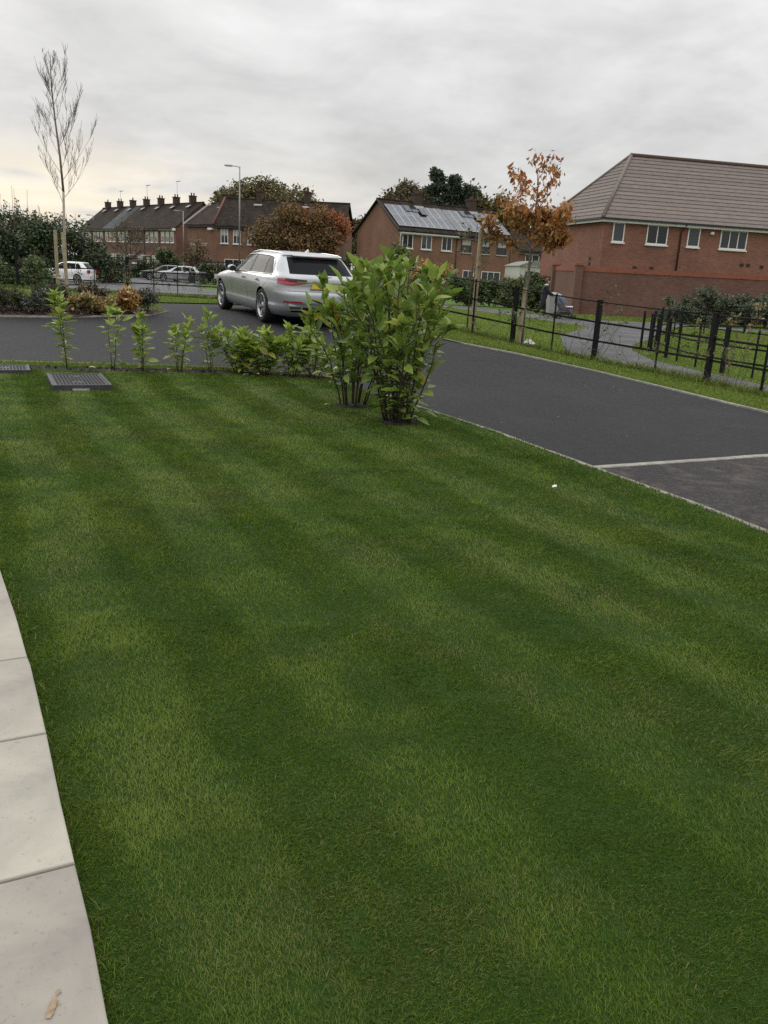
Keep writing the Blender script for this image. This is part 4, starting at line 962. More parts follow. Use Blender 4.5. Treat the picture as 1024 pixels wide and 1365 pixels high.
# ------------------------------------------------------------------ big laurels and the young row
shrub('laurel_shrub', BUSH_A, 1.66, 14, 0.64, 0.180, 'tall laurel shrub nearer the car, partly behind its larger neighbour', 'shrub', LAUREL, 3, 46, 0.24, 'two tall laurel shrubs on the lawn', upright=0.85, yellow=3, lean=(0.03, -0.05), twigr=0.009)
shrub('laurel_shrub', BUSH_B, 1.70, 23, 0.66, 0.180, 'broad dense laurel shrub on the lawn corner nearest the drive', 'shrub', LAUREL, 8, 36, 0.05, 'two tall laurel shrubs on the lawn', upright=0.8, yellow=1, lean=(-0.02, 0.0), twigr=0.010)
for (c, rr, sd_) in ((BUSH_A, 0.22, 1), (BUSH_B, 0.24, 2)):
    m = MB(); n = 20; rnd = random.Random(sd_)
    vs = [(0, 0, 0.010)]; 
    for ring, (q, z) in enumerate(((0.5, 0.010), (0.85, 0.0), (1.0, -0.03))):
        for k in range(n):
            a = 2 * math.pi * k / n; r_ = rr * q * (0.55 + 0.8 * rnd.random()); vs.append((math.cos(a) * r_, math.sin(a) * r_ * 0.85, z + rnd.uniform(-0.008, 0.01)))
    fs = [(0, 1 + k, 1 + (k + 1) % n) for k in range(n)] + [(1 + r_ * n + k, 1 + (r_ + 1) * n + k, 1 + (r_ + 1) * n + (k + 1) % n, 1 + r_ * n + (k + 1) % n) for r_ in range(2) for k in range(n)]
    m.add(vs, fs, 0, True); o = m.build('planting_soil', SOIL); o.location = (*c, gf(*c)); o['kind'] = 'structure'
row = [((-4.58, 11.86), 1.02, 2, 0.22, 0.105, 30, 'tall thin young laurel at the left end of the row, behind the steel cover', 0.14, 1, 2),
       ((-4.00, 11.98), 0.84, 2, 0.20, 0.090, 15, 'sparse two-stemmed young laurel, second from the left in the row', 0.22, 0, 0),
       ((-3.57, 12.05), 0.78, 4, 0.22, 0.105, 13, 'upright young laurel, third from the left in the row', 0.14, 0, 1),
       ((-3.07, 12.10), 0.72, 5, 0.34, 0.100, 10, 'spreading young laurel holding one large pale leaf, fourth from the left', 0.2, 0, 2),
       ((-2.63, 12.20), 0.82, 3, 0.13, 0.095, 17, 'narrow young laurel with an orange dead leaf low on its stem', 0.18, 2, 0),
       ((-2.20, 12.22), 0.62, 11, 0.42, 0.115, 12, 'bushy young laurel with yellow leaves at its foot', 0.12, 3, 1),
       ((-1.86, 12.24), 0.60, 10, 0.38, 0.112, 12, 'bushy bright green young laurel just right of the one with yellow leaves', 0.12, 1, 0),
       ((-1.46, 12.26), 0.66, 8, 0.29, 0.110, 13, 'compact young laurel with upright leaf tips, second from the right end', 0.12, 0, 1),
       ((-1.13, 12.26), 0.58, 8, 0.33, 0.100, 12, 'low young laurel at the right end of the row beside the tall shrubs', 0.2, 1, 2)]
for i, (c, H, ns, sp, ls, nl, lab, br, ye, pa) in enumerate(row):
    shrub('young_laurel', c, H, ns, sp, ls * 1.42, lab, 'shrub', LAUREL_Y, 40 + i, int(nl * (1.6 if i < 5 else 2.1)), br, 'row of young laurels between lawn and drive', limit=150, yellow=ye, pale=pa, twigr=0.0055, tophead=7, upright=0.55)
# dropped leaves lying in the soil strip and on the grass
for i, (x, y) in enumerate(((-4.30, 11.86), (-3.22, 12.02), (-2.9, 12.12), (-2.05, 12.02), (-1.95, 12.08), (-0.95, 12.12), (-2.2, 12.3), (-3.6, 12.1), (-0.72, 10.0))):
    o = link('fallen_leaf', leafs(PALEL if i % 3 == 0 else YELL)[i % 4]); o.location = (x, y, gf(x, y) + 0.03); o.scale = (0.11, 0.11, 0.11); o.rotation_euler = (0.2, -0.1, i * 1.3)
    tag(o, ['pale fallen leaf in the soil beside the leftmost young laurel', 'small yellow fallen leaf under the spreading young laurel', 'yellow fallen leaf between the fourth and fifth young laurels', 'pale fallen leaf under the bushy young laurels', 'yellow fallen leaf in the grass edge before the bushy young laurels', 'yellow fallen leaf at the right end of the hedge soil', 'pale fallen leaf behind the bushy laurel with yellow leaves', 'yellow fallen leaf behind the third young laurel', 'yellow fallen leaf beside the foot of the tall laurel'][i], 'leaf', 'fallen laurel leaves')
o = MB(); o.add([(-0.02, -0.015, 0), (0.018, -0.012, 0.006), (0.022, 0.014, 0.014), (-0.012, 0.018, 0.004), (0.0, 0.0, 0.020)], [(0, 1, 4), (1, 2, 4), (2, 3, 4), (3, 0, 4)])
o = o.build('paper_scrap', M('white_paper', (0.78, 0.78, 0.76), 0.9, 0.05, 4)); o.location = (1.34, 6.44, 0.025); tag(o, 'tiny white scrap of paper lying on the lawn', 'litter')

# ------------------------------------------------------------------ flower bed plants
HEATH = leafmat('grey_green_sprigs', [(0, (0.032, 0.042, 0.022)), (0.6, (0.066, 0.078, 0.040)), (0.9, (0.115, 0.120, 0.065)), (1, (0.17, 0.14, 0.12))], 0.8, 0.1, 0.2)
GREYV = leafmat('lavender_leaf', [(0, (0.045, 0.055, 0.042)), (0.7, (0.085, 0.10, 0.075)), (1, (0.30, 0.29, 0.27))], 0.8, 0.1, 0.2)
GOLD = leafmat('golden_leaf', [(0, (0.14, 0.12, 0.045)), (0.4, (0.30, 0.23, 0.09)), (0.8, (0.42, 0.33, 0.15)), (1, (0.22, 0.10, 0.05))], 0.6, 0.2)
AMBER = leafmat('amber_leaf', [(0, (0.20, 0.09, 0.035)), (0.5, (0.36, 0.20, 0.06)), (1, (0.46, 0.34, 0.14))], 0.6, 0.2)
PURP = leafmat('purple_brown_leaf', [(0, (0.035, 0.022, 0.018)), (0.6, (0.08, 0.055, 0.032)), (1, (0.14, 0.12, 0.05))], 0.6, 0.1)
def mound(name, loc, rx, H, mat, n, size, seed, label, cat='plant', group=None, twigs=10, aspect=0.4, spiky=0.0):
    z = gf(*loc); root = empty(name, (*loc, z), 0, label, cat, group); rnd = random.Random(seed)
    cs, rs = [], []
    for k in range(9):
        a = rnd.uniform(0, 6.28); q = rx * math.sqrt(rnd.random()) * 0.75; cs.append((q * math.cos(a), q * math.sin(a), H * rnd.uniform(0.3, 0.72))); rs.append(H * rnd.uniform(0.25, 0.40))
    crown('foliage', mat, root, leafcloud(cs, rs, int(n * 2.2), size, seed, 0.9, 0.2, -0.5 * spiky, aspect))
    m = MB()
    for k in range(twigs):
        a = rnd.uniform(0, 6.28); q = rx * rnd.random() * 0.8; m.tube([(q * 0.3 * math.cos(a), q * 0.3 * math.sin(a), 0), (q * math.cos(a), q * math.sin(a), H * rnd.uniform(0.6, 1.08))], 0.006, 4, cap=False)
    m.build('stems', TWIG, root); return root
bed = [('heather', (-8.35, 16.62), 0.62, 0.50, HEATH, 2600, 0.07, 'dark grey-green heather mound at the left edge of the flower bed'),
       ('heather', (-7.65, 16.85), 0.50, 0.50, HEATH, 2200, 0.07, 'dark heather mound left of the white-flowered plant'),
       ('lavender', (-7.05, 16.72), 0.36, 0.48, GREYV, 1600, 0.07, 'pale grey lavender at the front of the flower bed'),
       ('heather', (-7.0, 17.25), 0.48, 0.52, HEATH, 1700, 0.07, 'dark heather behind the tall young laurel at left'),
       ('golden_shrub', (-6.22, 16.98), 0.26, 0.42, GOLD, 620, 0.10, 'straw-yellow shrub just right of the timber stakes'),
       ('purple_shrub', (-6.12, 17.5), 0.30, 0.56, PURP, 560, 0.09, 'dark purple-brown shrub behind the straw-yellow ones'),
       ('golden_shrub', (-5.86, 17.12), 0.32, 0.32, GOLD, 700, 0.09, 'low straw-yellow shrub in the middle of the bed front'),
       ('amber_shrub', (-5.48, 17.42), 0.27, 0.46, AMBER, 760, 0.10, 'amber-orange leaved shrub near the right end of the flower bed'),
       ('lavender', (-5.14, 17.72), 0.24, 0.50, GREYV, 700, 0.07, 'grey-green lavender at the right end of the flower bed')]
for i, (nm, loc, rx, H, mtl, n, sz, lab) in enumerate(bed): mound(nm, loc, rx, H, mtl, n, sz, 60 + i, lab, 'plant', 'plants in the flower bed', spiky=1.0 if mtl in (HEATH, GREYV) else 0, aspect=0.25 if mtl in (HEATH, GREYV) else 0.55)
# chunks of bark on the bed
bx_, by_ = scatter([(-4.95, 17.45), (-6.24, 16.7), (-7.53, 16.3), (-10, 15.7), (-10, 16.6), (-6.2, 17.6), (-5.0, 18.1)], lambda x, y: 1.0, 2600)
V = []; 
for x, y in zip(bx_, by_):
    a = RNG.uniform(0, 6.28); l, w_ = RNG.uniform(0.02, 0.06), RNG.uniform(0.012, 0.03); c_, s_ = math.cos(a), math.sin(a); z = gf(x, y) + 0.012; t_ = RNG.uniform(-0.02, 0.03)
    V += [(x - c_ * l, y - s_ * l, z), (x + s_ * w_, y - c_ * w_, z + 0.012), (x + c_ * l, y + s_ * l, z + 0.01 + t_), (x - s_ * w_, y + c_ * w_, z + 0.004)]
tag(link('bark_chips', np_mesh('bark_chips', V, np.full(len(bx_), 4), np.arange(len(V)), leafmat('bark_chip', [(0, (0.035, 0.018, 0.012)), (0.7, (0.10, 0.05, 0.035)), (1, (0.20, 0.13, 0.09))], 0.95, 0.0), smooth=False)), 'loose bark mulch on the flower bed', None, None, 'stuff')
cx_, cy_ = scatter(SOIL_FRONT[::-1] + [(-0.8, 12.24)] + SOIL_BACK, lambda x, y: (x > -7) * 1.0, 5200)
V = []
for x, y in zip(cx_, cy_):
    a = RNG.uniform(0, 6.28); l = RNG.uniform(0.010, 0.032); c_, s_ = math.cos(a) * l, math.sin(a) * l; z = gf(x, y) - 0.01
    V += [(x - c_, y - s_, z), (x + s_, y - c_, z + l * 0.7), (x + c_, y + s_, z + l * 0.8), (x - s_, y + c_, z)]
tag(link('soil_crumbs', np_mesh('soil_crumbs', V, np.full(len(cx_), 4), np.arange(len(V)), leafmat('soil_crumb', [(0, (0.015, 0.011, 0.008)), (0.75, (0.04, 0.028, 0.02)), (0.96, (0.09, 0.06, 0.04)), (1, (0.22, 0.20, 0.17))], 0.95, 0.0), smooth=False)), 'crumbly soil and chips under the young laurels', None, None, 'stuff')

# ------------------------------------------------------------------ staked bare birch
def stake(m, x, y, h, r=0.04, tilt=(0, 0)): m.tube([(x, y, -0.1), (x + tilt[0], y + tilt[1], h)], [r, r], 8, smooth=False)
bx, by = -8.40, 21.9; bz = gf(bx, by)
t = empty('birch_tree', (bx, by, bz), 0, 'slim leafless birch tree rising above the hedge at left', 'tree')
m = MB(); r = random.Random(21); trunk = [Vector((0, 0, 0)), Vector((0.0, 0, 0.9)), Vector((0.015, 0, 1.7)), Vector((0.04, 0.0, 2.5)), Vector((0.0, 0.0, 3.3)), Vector((-0.09, 0.05, 4.1)), Vector((-0.14, 0.05, 4.9)), Vector((-0.12, 0.02, 5.3)), Vector((-0.10, 0, 5.55))]
rad = [0.045, 0.040, 0.034, 0.029, 0.025, 0.020, 0.015, 0.009, 0.004]; m.tube(trunk[:4], rad[:4], 8); m.build('trunk', BIRCH, t)
m = MB(); m.tube(trunk[3:], rad[3:], 6)
def up_branch(m, p, a, L, lean, rr, depth):
    pts = [p]; d = Vector((math.cos(a) * lean, math.sin(a) * lean, 1)).normalized(); q = p.copy(); n = 6
    for k in range(n):
        d = (d + Vector((r.gauss(0, 0.06), r.gauss(0, 0.06), 0.10))).normalized(); q = q + d * L / n; pts.append(q.copy())
    m.tube(pts, [max(0.003, rr * (1 - 0.8 * k / n)) for k in range(n + 1)], 4, cap=False)
    if depth:
        for k in range(r.randint(4, 7)):
            i = r.randint(1, n - 1); up_branch(m, pts[i], a + r.uniform(-1.9, 1.9), L * r.uniform(0.30, 0.62), r.uniform(0.30, 0.75), rr * 0.5, depth - 1)
def tpt(z):
    for a, b in zip(trunk, trunk[1:]):
        if a.z <= z <= b.z: return a.lerp(b, (z - a.z) / (b.z - a.z))
for z, a, L, ln in ((2.35, 0.2, 1.5, 0.9), (2.5, 3.0, 1.3, 0.95), (2.75, 0.1, 1.9, 0.75), (2.9, 3.3, 1.5, 0.8), (3.0, -0.5, 1.8, 0.65), (3.3, 2.7, 1.2, 0.8), (3.5, 0.4, 1.5, 0.6), (3.7, 3.4, 1.4, 0.6), (4.05, 2.9, 1.9, 0.42), (4.1, 0.0, 1.7, 0.5), (4.3, 3.3, 1.9, 0.38), (4.45, 0.2, 1.8, 0.42), (4.5, 4.3, 1.4, 0.4), (4.8, 1.2, 1.2, 0.4), (5.0, 2.8, 1.1, 0.4), (5.2, 0.1, 0.9, 0.4), (2.2, 4.6, 1.1, 0.9)):
    up_branch(m, tpt(z), a, L * (0.76 if z < 4 else 0.50), ln * 1.05, 0.0065, 2)
m.build('branches', M('pale_birch_twig', (0.17, 0.135, 0.11), 0.85, 0.3, 12), t)
t = empty('tree_stakes', (bx, by, bz), 0, 'pair of tall timber stakes holding the bare birch', 'tree stake')
for x, y, h in ((-0.34, 0.30, 1.60), (0.10, -0.22, 1.54)):
    m = MB(); stake(m, x, y, h, 0.046, (0.0 if x < 0 else -0.05, 0)); m.build('stake', STAKE, t)
m = MB(); m.tube([(-0.34, 0.28, 0.42), (0.09, -0.20, 0.40)], 0.028, 6); m.build('cross_bar', STAKE, t)

# ------------------------------------------------------------------ staked autumn tree by the right-hand fence
AUT = leafmat('rust_autumn_leaf', [(0, (0.19, 0.065, 0.022)), (0.4, (0.36, 0.125, 0.032)), (0.75, (0.46, 0.20, 0.055)), (1, (0.42, 0.28, 0.09))], 0.6, 0.3)
AUTG = leafmat('turning_autumn_leaf', [(0, (0.15, 0.115, 0.026)), (0.35, (0.28, 0.165, 0.040)), (0.7, (0.38, 0.160, 0.040)), (1, (0.38, 0.125, 0.035))], 0.6, 0.3)
ax, ay = 2.84, 18.85; az_ = gf(ax, ay)
t = empty('autumn_tree', (ax, ay, az_), 0, 'young tree with rust-orange autumn leaves beside the estate fence', 'tree')
m = MB(); r = random.Random(5); m.tube([(0, 0, 0), (0.0, 0, 1.0), (0.02, 0, 1.9), (0.03, 0, 2.6), (0.04, 0, 3.2), (0.03, 0, 3.55)], [0.042, 0.036, 0.030, 0.022, 0.012, 0.005], 8); m.build('trunk', M('grey_bark', (0.15, 0.13, 0.105), 0.85, 0.3, 12), t)
m = MB(); ends = []
for k in range(17):
    z = 1.70 + 1.72 * (k / 16) ; a = k * 2.4; L = 0.98 * (1.05 - 0.5 * (k / 16)); p = Vector((0.02, 0, z))
    limbs(m, p, Vector((math.cos(a), math.sin(a) * 0.9, 0.75)), L * 0.62, 0.011, 2, r, 2, 0.2, 0.003, 5, ends, 0.12)
m.build('branches', TWIG, t)
lo_ = [e for e in ends if e.z < 2.75]; hi_ = [e for e in ends if e.z >= 2.5]
c1 = leafcloud([tuple(e) for e in hi_], [0.13 + 0.08 * r.random() for e in hi_], 800, 0.12, 5, 1.1, 0.1, 1.3, 0.45)
c2 = leafcloud([tuple(e) for e in lo_], [0.19 + 0.10 * r.random() for e in lo_], 2500, 0.11, 6, 0.9, 0.05, 0.9, 0.55)
c3 = leafcloud([tuple(e) for e in lo_ if e.x > 0.15], [0.20 for e in lo_ if e.x > 0.15], 1100, 0.115, 7, 1.0, 0.1, 1.2, 0.42)
crown('rust_leaves', AUT, t, c1, c3); crown('turning_leaves', AUTG, t, c2)
t = empty('tree_stakes', (ax - 0.03, ay - 0.1, az_), 0, 'short timber stakes at the foot of the orange autumn tree', 'tree stake')
for x, y, h in ((-0.05, -0.05, 1.22), (0.02, 0.28, 1.20)):
    m = MB(); stake(m, x, y, h, 0.04, (0.03, 0)); m.build('stake', STAKE, t)
m = MB(); m.tube([(-0.03, -0.09, 1.12), (0.10, 0.05, 1.12), (0.05, 0.28, 1.10)], 0.015, 5); m.build('tie', DARKTRIM, t)
WHIPL = leafmat('whip_leaf', [(0, (0.07, 0.085, 0.03)), (0.6, (0.13, 0.14, 0.05)), (0.9, (0.20, 0.17, 0.06)), (1, (0.26, 0.13, 0.05))], 0.6, 0.2)
# sapling with one tall stake
sx, sy = 1.80, 19.55; sz_ = gf(sx, sy)
t = empty('tree_stake', (sx, sy, sz_), 0, 'single tall timber stake beside the thin sapling left of the autumn tree', 'tree stake')
m = MB(); stake(m, 0, 0, 2.28, 0.052, (0.02, 0)); m.build('post', STAKE, t)
t = empty('sapling', (sx - 0.12, sy + 0.1, sz_), 0, 'thin sapling with sparse olive leaves tied to the tall stake', 'tree')
m = MB(); r = random.Random(9); ends = []; m.tube([(0, 0, 0), (0.01, 0, 1.2), (0.06, 0, 2.5)], [0.02, 0.016, 0.006], 6)
for k in range(9): limbs(m, Vector((0.02, 0, 1.0 + 0.16 * k)), Vector((math.cos(k * 2.4), math.sin(k * 2.4), 0.7)), 0.30, 0.006, 1, r, 2, 0.2, 0.003, 4, ends)
m.build('trunk', TWIG, t)
crown('foliage', WHIPL, t, leafcloud([tuple(e) for e in ends], [0.12] * len(ends), 210, 0.07, 9, 1, 0.1, 0.5, 0.5))

# ------------------------------------------------------------------ hedging whips along the fences
def whip(x, y, H, label, seed, n=70, mat=WHIPL, grp='hedging whips along the fence', sp=0.5):
    r = random.Random(seed); t = empty('hedging_whip', (x, y, gf(x, y) - 0.02), 0, label, 'hedge plant', grp); m = MB(); ends = []
    for k in range(r.randint(2, 3)): limbs(m, Vector((r.gauss(0, 0.02), r.gauss(0, 0.02), 0)), Vector((r.gauss(0, sp * 0.5), r.gauss(0, sp * 0.5), 1)), H * r.uniform(0.45, 0.6), 0.006, 2, r, 2, 0.4, 0.0035, 4, ends)
    m.build('stems', TWIG, t)
    if n: crown('foliage', mat, t, leafcloud([tuple(e) for e in ends], [0.07] * len(ends), n, 0.065, seed, 1.2, 0.0, 0.2, 0.5))
wl = [((2.35, 18.70), 1.25, 170, 'leafy green hedging whip left of the autumn tree'), ((2.05, 19.0), 0.6, 40, 'low hedging whip by the tall single stake'), ((2.95, 18.30), 0.8, 110, 'leafy hedging whip right of the autumn tree stakes'),
      ((3.62, 17.62), 0.75, 26, 'sparse hedging whip left of the middle fence post'), ((3.88, 17.40), 0.62, 16, 'nearly bare hedging whip just left of the middle fence post'), ((4.16, 17.12), 1.15, 60, 'hedging whip climbing the middle fence post'),
      ((4.42, 16.80), 0.55, 10, 'bare forked hedging whip right of the middle fence post'), ((4.72, 16.40), 0.5, 4, 'bare twig whip between the two right fence posts'), ((5.02, 15.75), 0.65, 30, 'low hedging whip before the thin fence bar at right'),
      ((5.28, 15.25), 1.05, 110, 'tall yellow-green hedging whip left of the nearest fence post'), ((5.50, 14.62), 0.7, 40, 'hedging whip at the foot of the nearest fence post'), ((5.62, 14.2), 0.75, 36, 'reddish hedging whip right of the nearest fence post'), ((5.95, 13.5), 1.1, 0, 'bare hedging whip at the far right edge')]
for i, ((x, y), H, n, lab) in enumerate(wl): whip(x, y, H, lab, 200 + i, n)
t = whip(5.98, 14.6, 1.28, 'golden-leaved hedging whip at the right edge beyond the nearest post', 231, 150, GOLD, sp=0.25)
wl = [(-11.9, 0.9, 80), (-11.1, 0.8, 60), (-10.3, 0.9, 90), (-9.5, 0.8, 70), (-8.9, 1.1, 110), (-8.4, 0.8, 60), (-7.9, 0.95, 90), (-7.4, 0.7, 50), (-6.9, 1.0, 110), (-6.3, 0.8, 60), (-5.6, 0.9, 80)]
wlab = ['at the far left end', 'left of the birch stakes', 'just right of the birch stakes', 'in front of the white hatchback', 'right of the white hatchback', 'just left of the lone black post', 'right of the lone black post', 'below the dark street tree', 'before the red boarded fence', 'before the pair of parked cars', 'nearest the silver car']
for i, (x, H, n) in enumerate(wl):
    y = 27.9 + 0.25 * math.sin(i * 2.1) + (0.1 if x < -7 else -(x + 7) * 0.4)
    whip(x, y, H, 'hedging whip on the far left fence, ' + wlab[i], 250 + i, n, grp='hedging whips along the far left fence')
# low weeds along the fence feet
fx, fy = [], []
for qx, qy in resample(FENCE_R, 0.02):
    for _ in range(9): fx.append(qx + random.gauss(0.0, 0.11)); fy.append(qy + random.gauss(0.0, 0.11))
fx, fy = np.array(fx), np.array(fy); k = fbm(fx, fy, 1.6, 61) > 0.34; fx, fy = fx[k], fy[k]; n = len(fx)
tag(link('fence_weeds', blades('fence_weeds', fx, fy, RNG.uniform(0.08, 0.24, n) * (0.4 + fbm(fx, fy, 2.5, 63)), np.full(n, 0.012), RNG.uniform(0, 6.3, n), np.full(n, 0.5), RNG.uniform(0.05, 0.7, n), np.where(RNG.random(n) < 0.3, 0.7, 0.1), -0.02)), 'long weeds and grass along the foot of the fence', None, None, 'stuff')
fx, fy = [], []
for qx, qy in resample([(-20, 28.3), (-9.6, 28.2), (-7, 27.95), (-4, 26.65), (-2, 24.7)], 0.03):
    for _ in range(8): fx.append(qx + random.gauss(0.0, 0.14)); fy.append(qy + random.gauss(0.0, 0.14))
fx, fy = np.array(fx), np.array(fy); n = len(fx)
tag(link('fence_weeds', blades('fence_weeds', fx, fy, RNG.uniform(0.08, 0.26, n), np.full(n, 0.022), RNG.uniform(0, 6.3, n), np.full(n, 0.5), RNG.uniform(0.0, 0.5, n), np.where(RNG.random(n) < 0.3, 0.7, 0.1), -0.02)), 'long weeds along the far left fence', None, None, 'stuff')

# ------------------------------------------------------------------ hedges, shrubs and background trees
DKH = leafmat('dark_hedge_leaf', [(0, (0.017, 0.032, 0.014)), (0.5, (0.038, 0.064, 0.026)), (0.9, (0.075, 0.104, 0.043)), (1, (0.174, 0.160, 0.072))], 0.5, 0.15)
MIDH = leafmat('hedge_leaf', [(0, (0.038, 0.067, 0.022)), (0.5, (0.072, 0.115, 0.038)), (0.9, (0.136, 0.179, 0.067)), (1, (0.208, 0.208, 0.080))], 0.55, 0.2)
GREYH = leafmat('grey_green_shrub_leaf', [(0, (0.052, 0.071, 0.041)), (0.5, (0.092, 0.121, 0.071)), (0.9, (0.155, 0.178, 0.121)), (1, (0.253, 0.230, 0.161))], 0.6, 0.2)
OLIVE = leafmat('olive_autumn_leaf', [(0, (0.055, 0.055, 0.020)), (0.5, (0.115, 0.102, 0.036)), (1, (0.21, 0.155, 0.055))], 0.7, 0.2)
REDL = leafmat('red_autumn_leaf', [(0, (0.138, 0.048, 0.023)), (0.5, (0.299, 0.092, 0.037)), (1, (0.414, 0.172, 0.057))], 0.7, 0.2)
BROWNL = leafmat('brown_autumn_leaf', [(0, (0.050, 0.042, 0.020)), (0.5, (0.100, 0.082, 0.036)), (1, (0.18, 0.13, 0.055))], 0.7, 0.15)
CONIF = leafmat('conifer_needles', [(0, (0.026, 0.041, 0.025)), (0.6, (0.055, 0.078, 0.046)), (1, (0.099, 0.123, 0.075))], 0.7, 0.05)
def bushmass(name, spots, mat, n, size, label, seed, cat='shrub', group=None, twigs=True, asp=0.5):
    x0, y0 = spots[0][0], spots[0][1]; z0 = gf(x0, y0); t = empty(name, (x0, y0, z0), 0, label, cat, group); rnd = random.Random(seed); cs, rs = [], []; m = MB()
    for x, y, rx, h in spots:
        for k in range(22):
            a = rnd.uniform(0, 6.28); q = rx * math.sqrt(rnd.random()); u = rnd.random()
            zz = h * (0.12 + 0.70 * u) ; cs.append((x - x0 + q * math.cos(a) * (1 - 0.35 * u), y - y0 + q * math.sin(a) * (1 - 0.35 * u), zz)); rs.append(h * rnd.uniform(0.13, 0.24))
        if twigs:
            for k in range(6):
                a = rnd.uniform(0, 6.28); m.tube([(x - x0, y - y0, 0), (x - x0 + rx * 0.3 * math.cos(a), y - y0 + rx * 0.3 * math.sin(a), h * 0.4), (x - x0 + rx * 0.6 * math.cos(a), y - y0 + rx * 0.6 * math.sin(a), h * rnd.uniform(0.8, 1.05))], [0.04, 0.03, 0.012], 5, cap=False)
    crown('foliage', mat, t, leafcloud(cs, rs, n, size, seed, 0.9, 0.25, 0.1, asp))
    if twigs: m.build('stems', TWIG, t)
    return t
t = bushmass('hedge', [(-20.5 + 1.15 * k, 35.5 + 0.4 * math.sin(k * 1.9), 0.95, 2.85 + 0.25 * math.sin(k * 1.3) - (0.25 if k > 5 else 0)) for k in range(6)], DKH, 62000, 0.15, 'tall dark overgrown hedge filling the left side behind the fence', 301, 'hedge')
m = MB(); r = random.Random(77)
for k in range(46):
    x = r.uniform(-21, -13.9); h = 2.5 + r.random() * (1.55 if x < -14.6 else 0.75); m.tube([(x + 20.5, r.uniform(-0.6, 0.6), 1.6), (x + 20.5 + r.gauss(0, 0.1), r.uniform(-0.5, 0.5), h)], [0.012, 0.006], 4, cap=False)
m.build('shoots', TWIG, t)
tips = [(r.uniform(-0.3, 6.6), r.uniform(-0.4, 0.4), 0) for _ in range(40)]
crown('shoot_leaves', DKH, t, leafcloud([(x, y, 2.55 + 0.12 * q + (0.0 if x > 6 else 0.05)) for x, y, _ in tips for q in range(random.Random(int(x * 99)).randint(2, 10 if x < 5.6 else 5))], [0.07] * sum(random.Random(int(x * 99)).randint(2, 10 if x < 5.6 else 5) for x, y, _ in tips), 1500, 0.10, 78, 1, 0.0, 0))
bushmass('shrub', [(-15.3, 29.6, 0.6, 1.3), (-14.0, 29.8, 0.6, 1.35), (-12.75, 30.2, 0.55, 1.25)], MIDH, 4200, 0.12, 'loose pale-leaved shrubs growing in front of the tall dark hedge', 302)
bushmass('hedge', [(-33 + 1.45 * k, 64.5, 1.3, (4.9, 5.2, 4.8, 5.3, 5.0, 5.1, 4.6, 3.4, 2.3)[k]) for k in range(9)], DKH, 34000, 0.24, 'dark hedge on the far side of the street behind the white hatchback', 303, 'hedge')
bushmass('hedge', [(-22.6 + 0.9 * k, 66.5 + 0.5 * k, 0.7, 1.9 - 0.5 * k) for k in range(2)], MIDH, 6000, 0.2, 'green hedge right of the white hatchback', 304, 'hedge')
bushmass('hedge', [(-29 + 1.4 * k, 88 + 0.2 * k, 1.0, 1.7) for k in range(4)], DKH, 8000, 0.24, 'clipped front-garden hedge before the middle of the long row', 305, 'hedge')
bushmass('shrub', [(-23.9, 90.5, 1.6, 3.3)], MIDH, 4000, 0.25, 'round green shrub before the near end of the long row', 306)
bushmass('hedge', [(-17.3 + 1.3 * k, 78.5, 0.9, 1.9) for k in range(4)], DKH, 8000, 0.22, 'front hedge beside the dark bins below the white-windowed house', 307, 'hedge')
bushmass('shrub', [(-20.7, 88.5, 1.5, 4.6)], BROWNL, 1500, 0.25, 'half-bare brown shrub before the link house', 308)
bushmass('hedge', [(-11 + 1.5 * k, 70 - 0.3 * k, 1.1, 2.0) for k in range(7)], DKH, 14000, 0.22, 'dark hedge behind the silver car and laurels', 309, 'hedge')
bushmass('hedge', [(3.6 + 0.95 * k, 50.5 - 0.05 * k, 0.75, 1.75 + 0.2 * math.sin(k * 2.2)) for k in range(6)], MIDH, 22000, 0.15, 'green hedge along the path in front of the solar-roofed houses', 310, 'hedge')
bushmass('hedge', [(8.2, 52.5, 0.8, 2.1), (9.3, 52.5, 0.8, 2.2)], MIDH, 9000, 0.15, 'taller green hedge behind the walking person', 311, 'hedge')
bushmass('shrub', [(0.15, 72.5, 0.75, 4.2)], leafmat('bright_climber_leaf', [(0, (0.06, 0.10, 0.02)), (0.6, (0.11, 0.16, 0.035)), (1, (0.17, 0.20, 0.05))], 0.6, 0.2), 4000, 0.22, 'light green upright shrub against the bare gable wall', 312)
bushmass('shrub', [(2.2, 68, 1.4, 2.9), (3.6, 68.5, 1.2, 2.6)], AMBER, 3200, 0.22, 'copper-orange shrub in front of the solar-roofed house', 313)
bushmass('shrub', [(-3.2, 66, 1.8, 3.0), (-4.8, 67, 1.5, 2.6)], DKH, 7000, 0.22, 'dark evergreen shrubs left of the bare gable wall', 314)
bushmass('hedge', [(12.9 + 0.9 * k, 39.2 - 0.25 * k, 0.85, 1.55 + 0.12 * math.sin(k * 1.7)) for k in range(9)], GREYH, 46000, 0.125, 'rounded grey-green hedge before the long garden wall', 315, 'hedge', asp=0.4)

